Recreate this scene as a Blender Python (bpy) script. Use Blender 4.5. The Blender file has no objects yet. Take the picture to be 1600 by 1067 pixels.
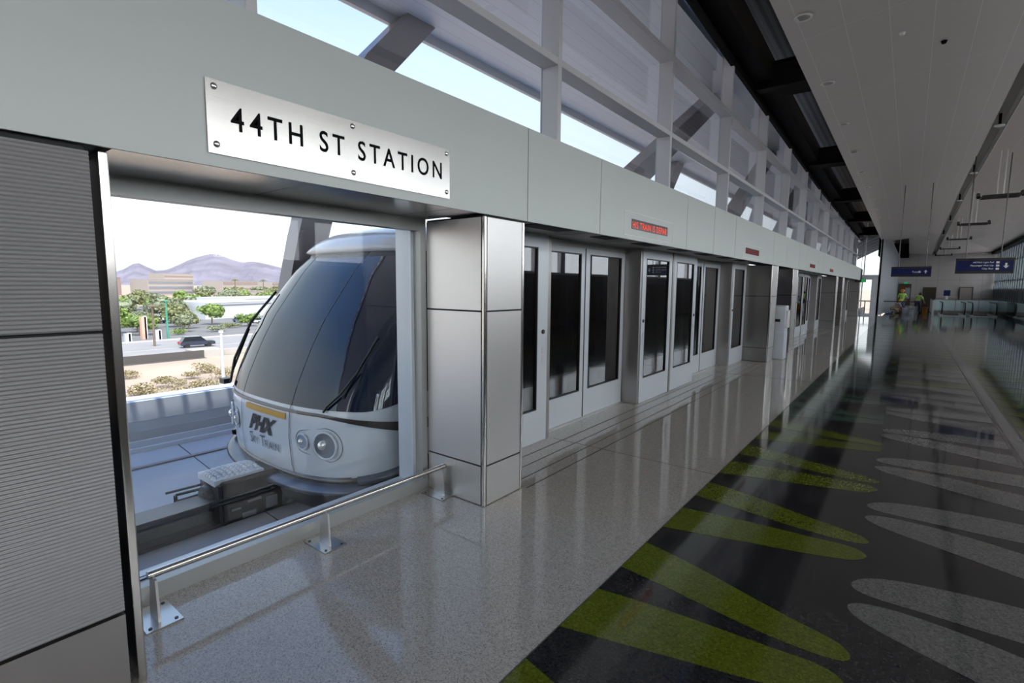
import bpy, bmesh, math, random
from mathutils import Vector, Matrix
random.seed(7)
SC = bpy.context.scene
COL = SC.collection
PI = math.pi

# ------------------------------------------------------------------ materials
def nt(name):
    m = bpy.data.materials.new(name); m.use_nodes = True
    t = m.node_tree; t.nodes.clear()
    out = t.nodes.new('ShaderNodeOutputMaterial')
    return m, t, out
def principled(t, col, rough=.5, metal=0, spec=.5, coat=0):
    b = t.nodes.new('ShaderNodeBsdfPrincipled')
    b.inputs['Base Color'].default_value = (*col, 1)
    b.inputs['Roughness'].default_value = rough
    b.inputs['Metallic'].default_value = metal
    b.inputs['Specular IOR Level'].default_value = spec
    b.inputs['Coat Weight'].default_value = coat
    b.inputs['Coat Roughness'].default_value = .03
    return b
def coords(t, scale=(1, 1, 1), kind='Object'):
    tc = t.nodes.new('ShaderNodeTexCoord'); mp = t.nodes.new('ShaderNodeMapping')
    mp.inputs['Scale'].default_value = scale
    t.links.new(tc.outputs[kind], mp.inputs['Vector'])
    return mp.outputs['Vector']
def mat(name, col, rough=.5, metal=0, spec=.5, noise=0, scale=(5, 5, 5), bump=0, coat=0):
    m, t, out = nt(name)
    b = principled(t, col, rough, metal, spec, coat)
    t.links.new(b.outputs[0], out.inputs[0])
    if noise or bump:
        v = coords(t, scale)
        n = t.nodes.new('ShaderNodeTexNoise'); n.inputs['Detail'].default_value = 4
        n.inputs['Scale'].default_value = 1
        t.links.new(v, n.inputs['Vector'])
        if noise:
            r = t.nodes.new('ShaderNodeValToRGB')
            r.color_ramp.elements[0].position = .3; r.color_ramp.elements[1].position = .7
            r.color_ramp.elements[0].color = (*[max(0, c*(1-noise)) for c in col], 1)
            r.color_ramp.elements[1].color = (*[min(1, c*(1+noise)) for c in col], 1)
            t.links.new(n.outputs[0], r.inputs[0]); t.links.new(r.outputs[0], b.inputs['Base Color'])
        if bump:
            bp = t.nodes.new('ShaderNodeBump'); bp.inputs['Strength'].default_value = bump
            bp.inputs['Distance'].default_value = .01
            t.links.new(n.outputs[0], bp.inputs['Height']); t.links.new(bp.outputs[0], b.inputs['Normal'])
    return m
def brushed(name, col, rough=.3, axis='z', var=.18):
    """brushed metal: fine streaks along one axis"""
    m, t, out = nt(name)
    b = principled(t, col, rough, 1.0)
    sc = {'z': (220, 220, 1.5), 'y': (220, 1.5, 220), 'x': (1.5, 220, 220)}[axis]
    v = coords(t, sc)
    n = t.nodes.new('ShaderNodeTexNoise'); n.inputs['Scale'].default_value = 1; n.inputs['Detail'].default_value = 2
    t.links.new(v, n.inputs['Vector'])
    mr = t.nodes.new('ShaderNodeMapRange')
    mr.inputs['To Min'].default_value = rough*(1-var); mr.inputs['To Max'].default_value = rough*(1+var)
    t.links.new(n.outputs[0], mr.inputs['Value']); t.links.new(mr.outputs[0], b.inputs['Roughness'])
    bp = t.nodes.new('ShaderNodeBump'); bp.inputs['Strength'].default_value = .04; bp.inputs['Distance'].default_value = .002
    t.links.new(n.outputs[0], bp.inputs['Height']); t.links.new(bp.outputs[0], b.inputs['Normal'])
    t.links.new(b.outputs[0], out.inputs[0])
    return m
def terrazzo(name, base, c2, c3, rough=.05, sc=90, spec=.5):
    m, t, out = nt(name)
    b = principled(t, base, rough, 0, spec)
    v = coords(t, (1, 1, 1))
    vo = t.nodes.new('ShaderNodeTexVoronoi'); vo.inputs['Scale'].default_value = sc
    t.links.new(v, vo.inputs['Vector'])
    sep = t.nodes.new('ShaderNodeSeparateColor'); t.links.new(vo.outputs['Color'], sep.inputs[0])
    r = t.nodes.new('ShaderNodeValToRGB'); r.color_ramp.interpolation = 'CONSTANT'
    e = r.color_ramp.elements
    e[0].position = 0; e[0].color = (*c2, 1)
    e[1].position = .2; e[1].color = (*base, 1)
    k = e.new(.8); k.color = (*c3, 1)
    t.links.new(sep.outputs[0], r.inputs[0]); t.links.new(r.outputs[0], b.inputs['Base Color'])
    n = t.nodes.new('ShaderNodeTexNoise'); n.inputs['Scale'].default_value = 1.3
    t.links.new(v, n.inputs['Vector'])
    bp = t.nodes.new('ShaderNodeBump'); bp.inputs['Strength'].default_value = .02; bp.inputs['Distance'].default_value = .01
    t.links.new(n.outputs[0], bp.inputs['Height']); t.links.new(bp.outputs[0], b.inputs['Normal'])
    t.links.new(b.outputs[0], out.inputs[0])
    return m
def glass(name, tint=(.9, .95, .97), refl=1.0, rough=0.0):
    """flat architectural glazing: lets light through, mirrors by Fresnel"""
    m, t, out = nt(name)
    tr = t.nodes.new('ShaderNodeBsdfTransparent'); tr.inputs[0].default_value = (*tint, 1)
    gl = t.nodes.new('ShaderNodeBsdfGlossy'); gl.inputs['Roughness'].default_value = rough
    fr = t.nodes.new('ShaderNodeFresnel'); ge = t.nodes.new('ShaderNodeNewGeometry'); mi = t.nodes.new('ShaderNodeMix')
    mi.inputs[2].default_value = 1.52; mi.inputs[3].default_value = 1/1.52   # leaving side: same reflectance, no total reflection
    t.links.new(ge.outputs['Backfacing'], mi.inputs[0]); t.links.new(mi.outputs[0], fr.inputs['IOR'])
    mu = t.nodes.new('ShaderNodeMath'); mu.operation = 'MULTIPLY'; mu.inputs[1].default_value = refl; mu.use_clamp = True
    mx = t.nodes.new('ShaderNodeMixShader')
    t.links.new(fr.outputs[0], mu.inputs[0]); t.links.new(mu.outputs[0], mx.inputs[0])
    t.links.new(tr.outputs[0], mx.inputs[1]); t.links.new(gl.outputs[0], mx.inputs[2])
    t.links.new(mx.outputs[0], out.inputs[0])
    return m
def emit(name, col, s):
    m, t, out = nt(name)
    e = t.nodes.new('ShaderNodeEmission'); e.inputs[0].default_value = (*col, 1); e.inputs[1].default_value = s
    t.links.new(e.outputs[0], out.inputs[0])
    return m
def lines_mat(name, col, col2, axis, pitch, frac, rough=.5, metal=0, off=0.0):
    """surface with thin joints every `pitch` metres along one axis"""
    m, t, out = nt(name)
    b = principled(t, col, rough, metal)
    tc = t.nodes.new('ShaderNodeTexCoord'); sp = t.nodes.new('ShaderNodeSeparateXYZ')
    t.links.new(tc.outputs['Object'], sp.inputs[0])
    fac = None
    for ax, pt, fr in zip(axis, pitch, frac):
        a = t.nodes.new('ShaderNodeMath'); a.operation = 'ADD'; a.inputs[1].default_value = 100*pt+off
        t.links.new(sp.outputs['XYZ'.index(ax)], a.inputs[0])
        d = t.nodes.new('ShaderNodeMath'); d.operation = 'DIVIDE'; d.inputs[1].default_value = pt
        t.links.new(a.outputs[0], d.inputs[0])
        f = t.nodes.new('ShaderNodeMath'); f.operation = 'FRACT'; t.links.new(d.outputs[0], f.inputs[0])
        l = t.nodes.new('ShaderNodeMath'); l.operation = 'LESS_THAN'; l.inputs[1].default_value = fr
        t.links.new(f.outputs[0], l.inputs[0])
        if fac is None: fac = l
        else:
            mx = t.nodes.new('ShaderNodeMath'); mx.operation = 'MAXIMUM'
            t.links.new(fac.outputs[0], mx.inputs[0]); t.links.new(l.outputs[0], mx.inputs[1]); fac = mx
    mix = t.nodes.new('ShaderNodeMix'); mix.data_type = 'RGBA'
    mix.inputs[6].default_value = (*col, 1); mix.inputs[7].default_value = (*col2, 1)
    t.links.new(fac.outputs[0], mix.inputs[0]); t.links.new(mix.outputs[2], b.inputs['Base Color'])
    t.links.new(b.outputs[0], out.inputs[0])
    return m

M = {}
M['fascia'] = mat('painted_panel', (.50, .54, .52), .38, 0, .5)
M['gap'] = mat('dark_joint', (.012, .012, .014), .7)
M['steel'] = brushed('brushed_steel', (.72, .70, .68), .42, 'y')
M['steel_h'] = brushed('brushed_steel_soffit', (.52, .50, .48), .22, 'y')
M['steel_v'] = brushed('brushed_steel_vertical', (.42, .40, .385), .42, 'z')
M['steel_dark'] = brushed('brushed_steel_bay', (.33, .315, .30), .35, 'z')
M['plate'] = brushed('brushed_plate', (.50, .485, .46), .24, 'y')
M['chrome'] = mat('polished_steel', (.70, .67, .64), .2, 1)
M['bolt'] = mat('polished_bolt', (.85, .85, .85), .15, 1)
M['ribbed'] = mat('ribbed_metal', (.33, .325, .325), .42, .35)
M['alu'] = mat('painted_aluminium', (.63, .67, .71), .4, .25)
M['alu_frame'] = mat('window_frame_aluminium', (.42, .43, .42), .38, .4)
M['alu_light'] = mat('light_window_frame', (.62, .67, .72), .35, .2)
M['mullion'] = mat('mullion_paint', (.56, .56, .57), .45, .1)
M['white_floor'] = terrazzo('white_terrazzo', (.42, .39, .355), (.27, .25, .23), (.51, .48, .445), .06, 190)
M['dark_floor'] = terrazzo('dark_terrazzo', (.024, .023, .025), (.015, .015, .017), (.034, .033, .033), .07, 110)
M['green_inlay'] = terrazzo('green_terrazzo', (.095, .115, .010), (.065, .082, .008), (.13, .155, .02), .07, 110)
M['teal_inlay'] = terrazzo('teal_terrazzo', (.055, .10, .072), (.035, .065, .05), (.08, .13, .10), .07, 110)
M['grey_inlay'] = terrazzo('pale_grey_terrazzo', (.135, .132, .125), (.09, .088, .085), (.18, .175, .17), .07, 110)
M['groove'] = mat('floor_groove', (.05, .045, .04), .6)
M['glass'] = glass('clear_glass', (.93, .96, .97), .5)
M['glass_clere'] = glass('clerestory_glass', (.90, .94, .98), 1.3)
M['glass_door'] = glass('tinted_door_glass', (.24, .24, .26), 2.2)
M['spandrel'] = mat('dark_spandrel', (.11, .095, .088), .4)
M['backwall'] = mat('back_wall_panels', (.22, .205, .195), .5)
M['glass_teal'] = glass('green_edge_glass', (.72, .86, .84), 1.5)
M['ceiling'] = lines_mat('ceiling_panels', (.62, .57, .53), (.76, .71, .67), 'XY', (.52, 3.1), (.022, .004), .42)
M['white_trim'] = mat('white_trim', (.75, .73, .70), .35)
M['lamp_glass'] = mat('lamp_lens', (.35, .33, .31), .25)
M['beam'] = mat('dark_beam', (.006, .0055, .0055), .7, 0, .1)
M['deck'] = lines_mat('metal_roof_deck', (.10, .098, .095), (.04, .038, .036), 'X', (.16,), (.45,), .5, .3)
M['soffit'] = lines_mat('canopy_soffit', (.78, .81, .86), (.62, .65, .70), 'X', (.30,), (.05,), .5)
M['strut'] = mat('strut_paint', (.26, .225, .22), .35, .15)
M['endwall'] = lines_mat('end_wall_panels', (.42, .395, .38), (.20, .19, .19), 'XZ', (1.5, 1.3), (.012, .012), .45)
M['finmat'] = mat('dark_fin', (.13, .16, .17), .5)
M['frosted'] = mat('frosted_green_glass', (.55, .68, .67), .15)
M['sidewall'] = lines_mat('side_wall_panels', (.34, .37, .41), (.18, .19, .20), 'YZ', (2.4, 1.3), (.01, .012), .35, .3)
M['blue'] = mat('sign_blue', (.004, .010, .085), .3)
M['signframe'] = mat('sign_frame', (.05, .045, .042), .4, .4)
M['signwhite'] = mat('sign_lettering', (.75, .75, .75), .5)
M['black'] = mat('black_lettering', (.006, .006, .007), .8, 0, .1)
M['rubber'] = mat('black_rubber', (.012, .012, .012), .35)
M['led'] = emit('red_led', (1.0, .10, .05), 1.1)
M['led_dim'] = emit('red_led_dim', (.8, .10, .07), .35)
M['exit'] = emit('green_exit', (.02, .30, .10), .8)
M['train_white'] = mat('train_white_paint', (.62, .65, .70), .16, 0, .5, coat=.6)
M['train_grey'] = mat('train_grey_stripe', (.16, .155, .16), .3)
M['train_brown'] = mat('train_brown_band', (.035, .024, .022), .2, coat=.5)
M['train_glass'] = mat('train_dark_glass', (.003, .010, .032), .03, 0, .65)
M['train_skirt'] = mat('train_skirt', (.045, .038, .038), .35, .2)
M['train_bumper'] = mat('train_bumper', (.10, .115, .15), .25, .3)
M['gold'] = mat('gold_band', (.62, .36, .06), .3)
M['decal'] = mat('dark_decal', (.035, .028, .028), .35)
M['decal_grey'] = mat('grey_decal', (.09, .10, .12), .4)
M['seam'] = mat('body_seam', (.05, .055, .07), .4)
M['lens'] = mat('headlight_reflector', (.40, .44, .50), .18, .8)
M['lens2'] = mat('headlight_bulb', (.9, .88, .82), .1, .6)
M['rust'] = mat('coupler_steel', (.035, .019, .014), .5, .3, noise=.5, scale=(12, 12, 12))
M['quilt'] = mat('quilted_cover', (.66, .68, .72), .4, .2)
M['yellow'] = mat('yellow_paint', (.62, .38, .04), .4)
M['concrete'] = mat('guideway_concrete', (.42, .43, .46), .55, noise=.10, scale=(.9, .9, .9))
M['parapet'] = mat('parapet_concrete', (.52, .55, .60), .6, noise=.05, scale=(2, 2, 2))
M['railsteel'] = mat('power_rail', (.34, .33, .34), .3, .6)
M['beamsteel'] = mat('guide_beam_steel', (.13, .12, .12), .4, .4)
M['darksteel'] = mat('dark_steel', (.06, .058, .058), .4, .5)
M['bounce_terrace'] = mat('bounce_terrace_paving', (.55, .50, .45), .8, noise=.05, scale=(.5, .5, .5))
M['sand'] = mat('sandy_ground', (.30, .225, .165), .9, noise=.22, scale=(.08, .08, .08))
M['asphalt'] = mat('pale_asphalt', (.21, .195, .185), .8, noise=.08, scale=(.3, .3, .3))
M['lot'] = mat('parking_lot', (.13, .122, .115), .8, noise=.1, scale=(.2, .2, .2))
M['kerb'] = mat('pale_concrete', (.33, .30, .275), .8)
M['shade_conc'] = mat('shade_concrete', (.06, .052, .048), .8)  # near-black base colour carries the shade of the underpass
M['leaf1'] = mat('olive_foliage', (.14, .15, .06), .7, noise=.4, scale=(.6, .6, .6))
M['leaf2'] = mat('green_foliage', (.13, .19, .04), .7, noise=.4, scale=(.6, .6, .6))
M['leaf3'] = mat('grey_green_foliage', (.15, .165, .095), .7, noise=.35, scale=(.6, .6, .6))
M['straw'] = mat('dry_grass', (.27, .22, .12), .8, noise=.3, scale=(3, 3, 3))
M['bark'] = mat('bark', (.14, .10, .075), .9)
M['cream'] = mat('cream_render', (.27, .235, .21), .8)
M['pinkish'] = mat('pink_render', (.20, .145, .13), .8)
M['whiteb'] = mat('white_render', (.42, .43, .45), .7)
M['darkwin'] = mat('dark_window_band', (.14, .14, .16), .4)
M['mount'] = mat('hazy_mountain_rock', (.150, .130, .155), 1.0, noise=.25, scale=(.004, .004, .006))  # mauve base colour stands in for distance haze over the rock
M['skin'] = mat('skin', (.30, .17, .11), .6)
M['lime'] = mat('lime_shirt', (.33, .62, .10), .7)
M['jeans'] = mat('navy_jeans', (.03, .045, .11), .8)
M['denim'] = mat('blue_jeans', (.10, .15, .26), .8)
M['orange'] = mat('orange_plastic', (.75, .25, .03), .4)
M['greycloth'] = mat('grey_shirt', (.30, .29, .29), .8)
M['khaki'] = mat('khaki_cloth', (.30, .26, .16), .8)
M['ywhat'] = mat('yellow_hard_hat', (.70, .50, .05), .4)
M['hair'] = mat('dark_hair', (.02, .015, .012), .7)
M['bucket'] = mat('white_plastic', (.70, .72, .74), .4)
M['redbrown'] = mat('red_brown_cloth', (.16, .05, .045), .7)
M['wood'] = mat('brown_door', (.10, .045, .022), .5)
M['doorgrey'] = mat('grey_door', (.30, .26, .24), .5)
M['doordark'] = mat('dark_lift_door', (.06, .05, .035), .4, .3)
M['kiosk'] = mat('white_kiosk', (.58, .62, .68), .35)
M['screen'] = mat('dark_screen', (.01, .012, .02), .15)
M['cardark'] = mat('dark_car_paint', (.02, .025, .045), .2, 0, .5, coat=.6)
M['carwhite'] = mat('white_car_paint', (.75, .76, .78), .25)
M['carred'] = mat('red_car_paint', (.45, .03, .04), .25)
M['carblue'] = mat('blue_car_paint', (.12, .17, .30), .25)
M['carglass'] = mat('car_window', (.015, .018, .022), .08)
M['taillight'] = mat('red_lamp', (.6, .02, .02), .3)
M['greenpole'] = mat('green_paint', (.03, .22, .14), .5)
M['terracotta'] = mat('terracotta_pillar', (.55, .30, .22), .7)
M['ribwhite'] = mat('white_steel_rib', (.75, .73, .71), .4)
M['ribbrown'] = mat('brown_roof', (.17, .135, .125), .5)
M['ropewhite'] = mat('parcel', (.6, .62, .66), .6)

# ------------------------------------------------------------------ mesh helper
def org(o):
    v = Vector((0, 0, 0))
    while o is not None:
        v += Vector(o.location); o = o.parent
    return v
class MB:
    def __init__(s): s.v = []; s.f = []; s.mi = []; s.cur = 0; s.sm = []
    def add(s, vs, fs, smooth=False):
        b = len(s.v); s.v += [tuple(p) for p in vs]
        for f in fs: s.f.append([b+i for i in f]); s.mi.append(s.cur); s.sm.append(smooth)
        return s
    def box(s, x0, x1, y0, y1, z0, z1):
        return s.add([(x0,y0,z0),(x1,y0,z0),(x1,y1,z0),(x0,y1,z0),(x0,y0,z1),(x1,y0,z1),(x1,y1,z1),(x0,y1,z1)],
                     [(0,3,2,1),(4,5,6,7),(0,1,5,4),(1,2,6,5),(2,3,7,6),(3,0,4,7)])
    def bbox(s, x0, x1, y0, y1, z0, z1, b=.01):
        """box with chamfered vertical + horizontal edges"""
        bm = bmesh.new()
        vs = [bm.verts.new(p) for p in [(x0,y0,z0),(x1,y0,z0),(x1,y1,z0),(x0,y1,z0),(x0,y0,z1),(x1,y0,z1),(x1,y1,z1),(x0,y1,z1)]]
        for f in [(0,3,2,1),(4,5,6,7),(0,1,5,4),(1,2,6,5),(2,3,7,6),(3,0,4,7)]: bm.faces.new([vs[i] for i in f])
        bmesh.ops.bevel(bm, geom=bm.edges[:], offset=b, segments=2, affect='EDGES', profile=.5)
        bm.verts.index_update()
        s.add([v.co[:] for v in bm.verts], [[v.index for v in f.verts] for f in bm.faces]); bm.free()
        return s
    def tube(s, pts, r, n=12, cap=True, smooth=True):
        pts = [Vector(p) for p in pts]; rs = r if isinstance(r, (list, tuple)) else [r]*len(pts)
        vs = []; up = Vector((0, 0, 1))
        prev = None
        for i, p in enumerate(pts):
            d = (pts[min(i+1, len(pts)-1)]-pts[max(i-1, 0)]).normalized()
            a = prev if prev is not None else (up if abs(d.z) < .9 else Vector((1, 0, 0)))
            x = (a - d*a.dot(d)).normalized(); y = d.cross(x); prev = x
            for k in range(n):
                t = 2*PI*k/n; vs.append(p+x*(math.cos(t)*rs[i])+y*(math.sin(t)*rs[i]))
        fs = []
        for i in range(len(pts)-1):
            for k in range(n): fs.append((i*n+k, i*n+(k+1) % n, (i+1)*n+(k+1) % n, (i+1)*n+k))
        s.add(vs, fs, smooth)
        if cap: s.add(vs[:n], [tuple(reversed(range(n)))]); s.add(vs[-n:], [tuple(range(n))])
        return s
    def sweep(s, path, sec):
        """sweep: list of (Vector, list of section points already placed)"""
        n = len(sec[0]); vs = [p for c in sec for p in c]; fs = []
        for i in range(len(sec)-1):
            for k in range(n): fs.append((i*n+k, i*n+(k+1) % n, (i+1)*n+(k+1) % n, (i+1)*n+k))
        fs.append(tuple(reversed(range(n)))); fs.append(tuple(range((len(sec)-1)*n, len(sec)*n)))
        return s.add(vs, fs)
    def prism(s, poly, axis, a, b):
        """polygon (2D) extruded along axis from a to b"""
        def P(u, w, t): return {'x': (t, u, w), 'y': (u, t, w), 'z': (u, w, t)}[axis]
        n = len(poly)
        vs = [P(u, w, a) for u, w in poly]+[P(u, w, b) for u, w in poly]
        fs = [tuple(range(n)), tuple(reversed(range(n, 2*n)))]+[(i, i+n, (i+1) % n+n, (i+1) % n) for i in range(n)]
        return s.add(vs, fs)
    def ball(s, c, r, seg=12, ring=8, jit=0):
        rx, ry, rz = r if isinstance(r, (list, tuple)) else (r, r, r)
        vs = [(c[0], c[1], c[2]+rz)]
        for i in range(1, ring):
            for k in range(seg):
                t = PI*i/ring; ph = 2*PI*k/seg; j = 1+random.uniform(-jit, jit)
                vs.append((c[0]+rx*j*math.sin(t)*math.cos(ph), c[1]+ry*j*math.sin(t)*math.sin(ph), c[2]+rz*j*math.cos(t)))
        vs.append((c[0], c[1], c[2]-rz)); fs = []
        for k in range(seg): fs.append((0, 1+k, 1+(k+1) % seg))
        for i in range(ring-2):
            for k in range(seg):
                a = 1+i*seg+k; b_ = 1+i*seg+(k+1) % seg; fs.append((a, a+seg, b_+seg, b_))
        L = len(vs)-1
        for k in range(seg): fs.append((L, 1+(ring-2)*seg+(k+1) % seg, 1+(ring-2)*seg+k))
        return s.add(vs, fs, True)
    def disc(s, c, r, nrm='x', t=.01, n=24):
        a = {'x': ((1,0,0)), 'y': ((0,1,0)), 'z': ((0,0,1))}[nrm]; a = Vector(a)
        c = Vector(c)
        return s.tube([c, c+a*t], r, n)
    def build(s, name, m, parent=None, kind=None, label=None, bevel=0, recalc=True):
        o_ = org(parent) if parent is not None else Vector((0, 0, 0))
        me = bpy.data.meshes.new(name)
        me.from_pydata([tuple(Vector(v)-o_) for v in s.v], [], s.f)
        ms = m if isinstance(m, (list, tuple)) else [m]
        for x in ms: me.materials.append(x)
        for p, i, sm in zip(me.polygons, s.mi, s.sm): p.material_index = i; p.use_smooth = sm
        if recalc:
            bm = bmesh.new(); bm.from_mesh(me)
            bmesh.ops.recalc_face_normals(bm, faces=bm.faces[:]); bm.to_mesh(me); bm.free()
        me.update()
        ob = bpy.data.objects.new(name, me); COL.objects.link(ob)
        if parent is not None: ob.parent = parent
        if kind: ob['kind'] = kind
        if label: ob['label'] = label
        return ob
def thing(name, label, cat, loc=(0, 0, 0), group=None):
    o = bpy.data.objects.new(name, None); o.empty_display_size = .1; COL.objects.link(o)
    o.location = loc; o['label'] = label; o['category'] = cat
    if group: o['group'] = group
    return o
def struct(name, loc=(0, 0, 0), label=None):
    o = bpy.data.objects.new(name, None); o.empty_display_size = .1; COL.objects.link(o)
    o.location = loc; o['kind'] = 'structure'
    if label: o['label'] = label
    return o
def tag(o, label, cat, group=None, kind=None):
    o['label'] = label; o['category'] = cat
    if group: o['group'] = group
    if kind: o['kind'] = kind
    return o
KIDS = {}
def copy_tree(o, loc, label=None, parent=None):
    c = o.copy(); COL.objects.link(c)
    if parent is None: c.location = loc
    else: c.parent = parent
    if label: c['label'] = label
    for ch in [x for x in list(bpy.data.objects) if x.parent == o]:
        copy_tree(ch, None, None, c)
    return c

# ------------------------------------------------------------------ text helper
def text_verts(s, space=1.0, offset=0.0, res=4):
    cu = bpy.data.curves.new('lettering', 'FONT'); cu.body = s; cu.space_character = space
    cu.offset = offset; cu.resolution_u = res; cu.fill_mode = 'FRONT'
    ob = bpy.data.objects.new('lettering', cu); COL.objects.link(ob)
    dg = bpy.context.evaluated_depsgraph_get(); dg.update()
    me = bpy.data.meshes.new_from_object(ob.evaluated_get(dg))
    vs = [v.co.copy() for v in me.vertices]; fs = [list(p.vertices) for p in me.polygons]
    bpy.data.objects.remove(ob); bpy.data.meshes.remove(me); bpy.data.curves.remove(cu)
    x0 = min(v.x for v in vs); x1 = max(v.x for v in vs); y0 = min(v.y for v in vs); y1 = max(v.y for v in vs)
    return [((v.x-x0)/(x1-x0), (v.y-y0)/(y1-y0)) for v in vs], fs
def text_on(mb, s, fn, space=1.0, offset=0.0, depth=None):
    """fn(u,v,d)->xyz, u,v in 0..1; d = 0 back, 1 front"""
    vs, fs = text_verts(s, space, offset)
    mb.add([fn(u, v, 1) for u, v in vs], fs)

def words_on(s, fn, name, m_, parent, space=1.0, offset=0.0, gap=.03, recalc=True):
    vs, fs = text_verts(s, space, offset)
    par = list(range(len(vs)))
    def find(a):
        while par[a] != a: par[a] = par[par[a]]; a = par[a]
        return a
    for f in fs:
        for k_ in f[1:]: par[find(k_)] = find(f[0])
    isl = {}
    for f in fs: isl.setdefault(find(f[0]), []).append(f)
    items = sorted((min(vs[k_][0] for f in F for k_ in f), max(vs[k_][0] for f in F for k_ in f), F) for F in isl.values())
    groups = []
    for a, b_, F in items:
        if groups and a-groups[-1][1] < gap: groups[-1][1] = max(b_, groups[-1][1]); groups[-1][2].extend(F)
        else: groups.append([a, b_, list(F)])
    for a, b_, F in groups:
        ids = sorted({k_ for f in F for k_ in f}); mp_ = {k_: i_ for i_, k_ in enumerate(ids)}
        q_ = MB(); q_.add([fn(*vs[k_]) for k_ in ids], [[mp_[k_] for k_ in f] for f in F]); q_.build(name, m_, parent, recalc=recalc)

# ------------------------------------------------------------------ camera
cam = bpy.data.cameras.new('camera'); co = bpy.data.objects.new('camera', cam); COL.objects.link(co)
cam.sensor_width = 36; cam.lens = 792.83*36/1600; cam.clip_start = .05; cam.clip_end = 20000
R_ = Vector((.78827184, .61527095, .008317)); U_ = Vector((-.07385558, .08118621, .99395883)); F_ = Vector((-.61087876, .78412401, -.10943799))
mw = Matrix((( R_.x, U_.x, -F_.x, 2.6113), (R_.y, U_.y, -F_.y, 0), (R_.z, U_.z, -F_.z, 1.8), (0, 0, 0, 1)))
co.matrix_world = mw
SC.camera = co

# ------------------------------------------------------------------ floor
def zlin(y, y0, z0, k): return z0-k*(y-y0)
fl = MB()
fl.box(-.95, 1.27, -8, 42, -.25, 0)
fl.cur = 1; fl.box(1.27, 8.35, -8, 60, -.25, 0)
# leaves
G1 = [(1.27,3.29),(1.5,3.24),(1.7,3.18),(1.9,3.11),(2.1,3.04),(2.28,2.985),(2.40,2.955),(2.48,2.92),(2.52,2.85),(2.50,2.80),(2.44,2.775),(2.34,2.765),(2.2,2.765),(2.0,2.785),(1.8,2.815),(1.6,2.85),(1.27,2.89)]
G2 = [(1.27,2.58),(1.5,2.62),(1.75,2.65),(2.03,2.67),(2.2,2.68),(2.36,2.70),(2.46,2.685),(2.52,2.62),(2.50,2.55),(2.43,2.48),(2.30,2.43),(2.12,2.375),(1.9,2.32),(1.6,2.235),(1.27,2.15)]
W1 = [(3.66,3.945),(3.35,3.93),(3.05,3.90),(2.75,3.84),(2.58,3.77),(2.49,3.69),(2.455,3.61),(2.47,3.55),(2.53,3.515),(2.65,3.505),(2.85,3.515),(3.05,3.515),(3.3,3.525),(3.66,3.53)]
W2 = [(3.66,3.25),(3.35,3.32),(3.1,3.40),(2.85,3.44),(2.66,3.44),(2.53,3.41),(2.465,3.36),(2.46,3.30),(2.50,3.24),(2.58,3.18),(2.75,3.11),(3.0,3.02),(3.3,2.90),(3.66,2.77)]
def smooth(p):
    for _ in range(2):
        o = []
        for i in range(len(p)):
            a, b_ = p[i], p[(i+1) % len(p)]
            if (a[0] in (1.27, 3.66)) and (b_[0] in (1.27, 3.66)): o += [a, b_]; continue
            qa = a if a[0] in (1.27, 3.66) else (a[0]*.75+b_[0]*.25, a[1]*.75+b_[1]*.25)
            qb = b_ if b_[0] in (1.27, 3.66) else (a[0]*.25+b_[0]*.75, a[1]*.25+b_[1]*.75)
            if qa not in o: o.append(qa)
            if qb not in o: o.append(qb)
        p = [c for i, c in enumerate(o) if c != o[i-1]]
    return p
G1, G2, W1, W2 = smooth(G1), smooth(G2), smooth(W1), smooth(W2)
def leafset(k):
    sh = 1.44*k
    if k < 4: gm = 2
    elif k < 7: gm = 3
    else: gm = 3 if k % 3 else 2
    for poly, m_ in ((G1, gm), (G2, gm), (W1, 4 if k < 5 or k % 2 else 2), (W2, 4)):
        fl.cur = m_
        fl.add([(x, y+sh, .0012) for x, y in poly], [tuple(reversed(range(len(poly))))])
        # mirrored twin bands further to the right
        fl.cur = (4 if m_ != 4 else 2)
        q = [(7.5-x, y+sh+.72, .0012) for x, y in poly]
        if max(p[0] for p in q) < 8.3: fl.add(q, [tuple(range(len(poly)))])
for k in range(-3, 28): leafset(k)
fl.cur = 4; fl.box(3.68, 3.80, -8, 42, .0002, .0016)
fl.cur = 5
for x in (-.484, -.308, -.125): fl.box(x-.006, x+.006, 3.52, 13.38, .0002, .0014)
fl.box(.035-.006, .035+.006, 3.53, 13.38, .0002, .0014)
for off in (13.4, 26.8):
    for x in (-.484, -.308, -.125, .035): fl.box(x-.006, x+.006, 3.52+off, 13.38+off, .0002, .0014)
for y in (-1.2, 4.95, 11.1, 17.2, 23.4, 29.6, 35.8): fl.box(-.6, 1.268, y-.003, y+.003, .0002, .0013)
fl.box(1.266, 1.272, -8, 42, .0002, .0013)
fl.box(3.635, 3.641, -8, 42, .0002, .0018)
floor = fl.build('floor', [M['white_floor'], M['dark_floor'], M['green_inlay'], M['teal_inlay'], M['grey_inlay'], M['groove']], kind='structure', recalc=False)

# ------------------------------------------------------------------ header panels (fascia) along the train wall
ZB, ZT = 2.345, 3.11
seams = [-4.0, 3.552, 4.835, 7.45, 8.74, 10.04, 13.4]
y = 13.4
while y < 40:
    seams += [y+1.63, y+3.55-.0, y+4.83, y+7.45, y+8.74, y+13.4]; y += 13.4
seams = [s for s in seams if s < 42.2]
g = MB(); g.box(-.56, -.016, -4, 42, ZB+.03, ZT-.02); g.build('trim_1', M['gap'], kind='structure')
for i in range(len(seams)-1):
    a, b_ = seams[i]+.005, seams[i+1]-.005
    q = MB(); q.box(-.018, 0, a, b_, ZB, ZT); q.box(-.50, -.018, a, b_, ZT-.018, ZT)
    q.build('trim_%d' % (i+2), M['fascia'], kind='structure')
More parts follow.
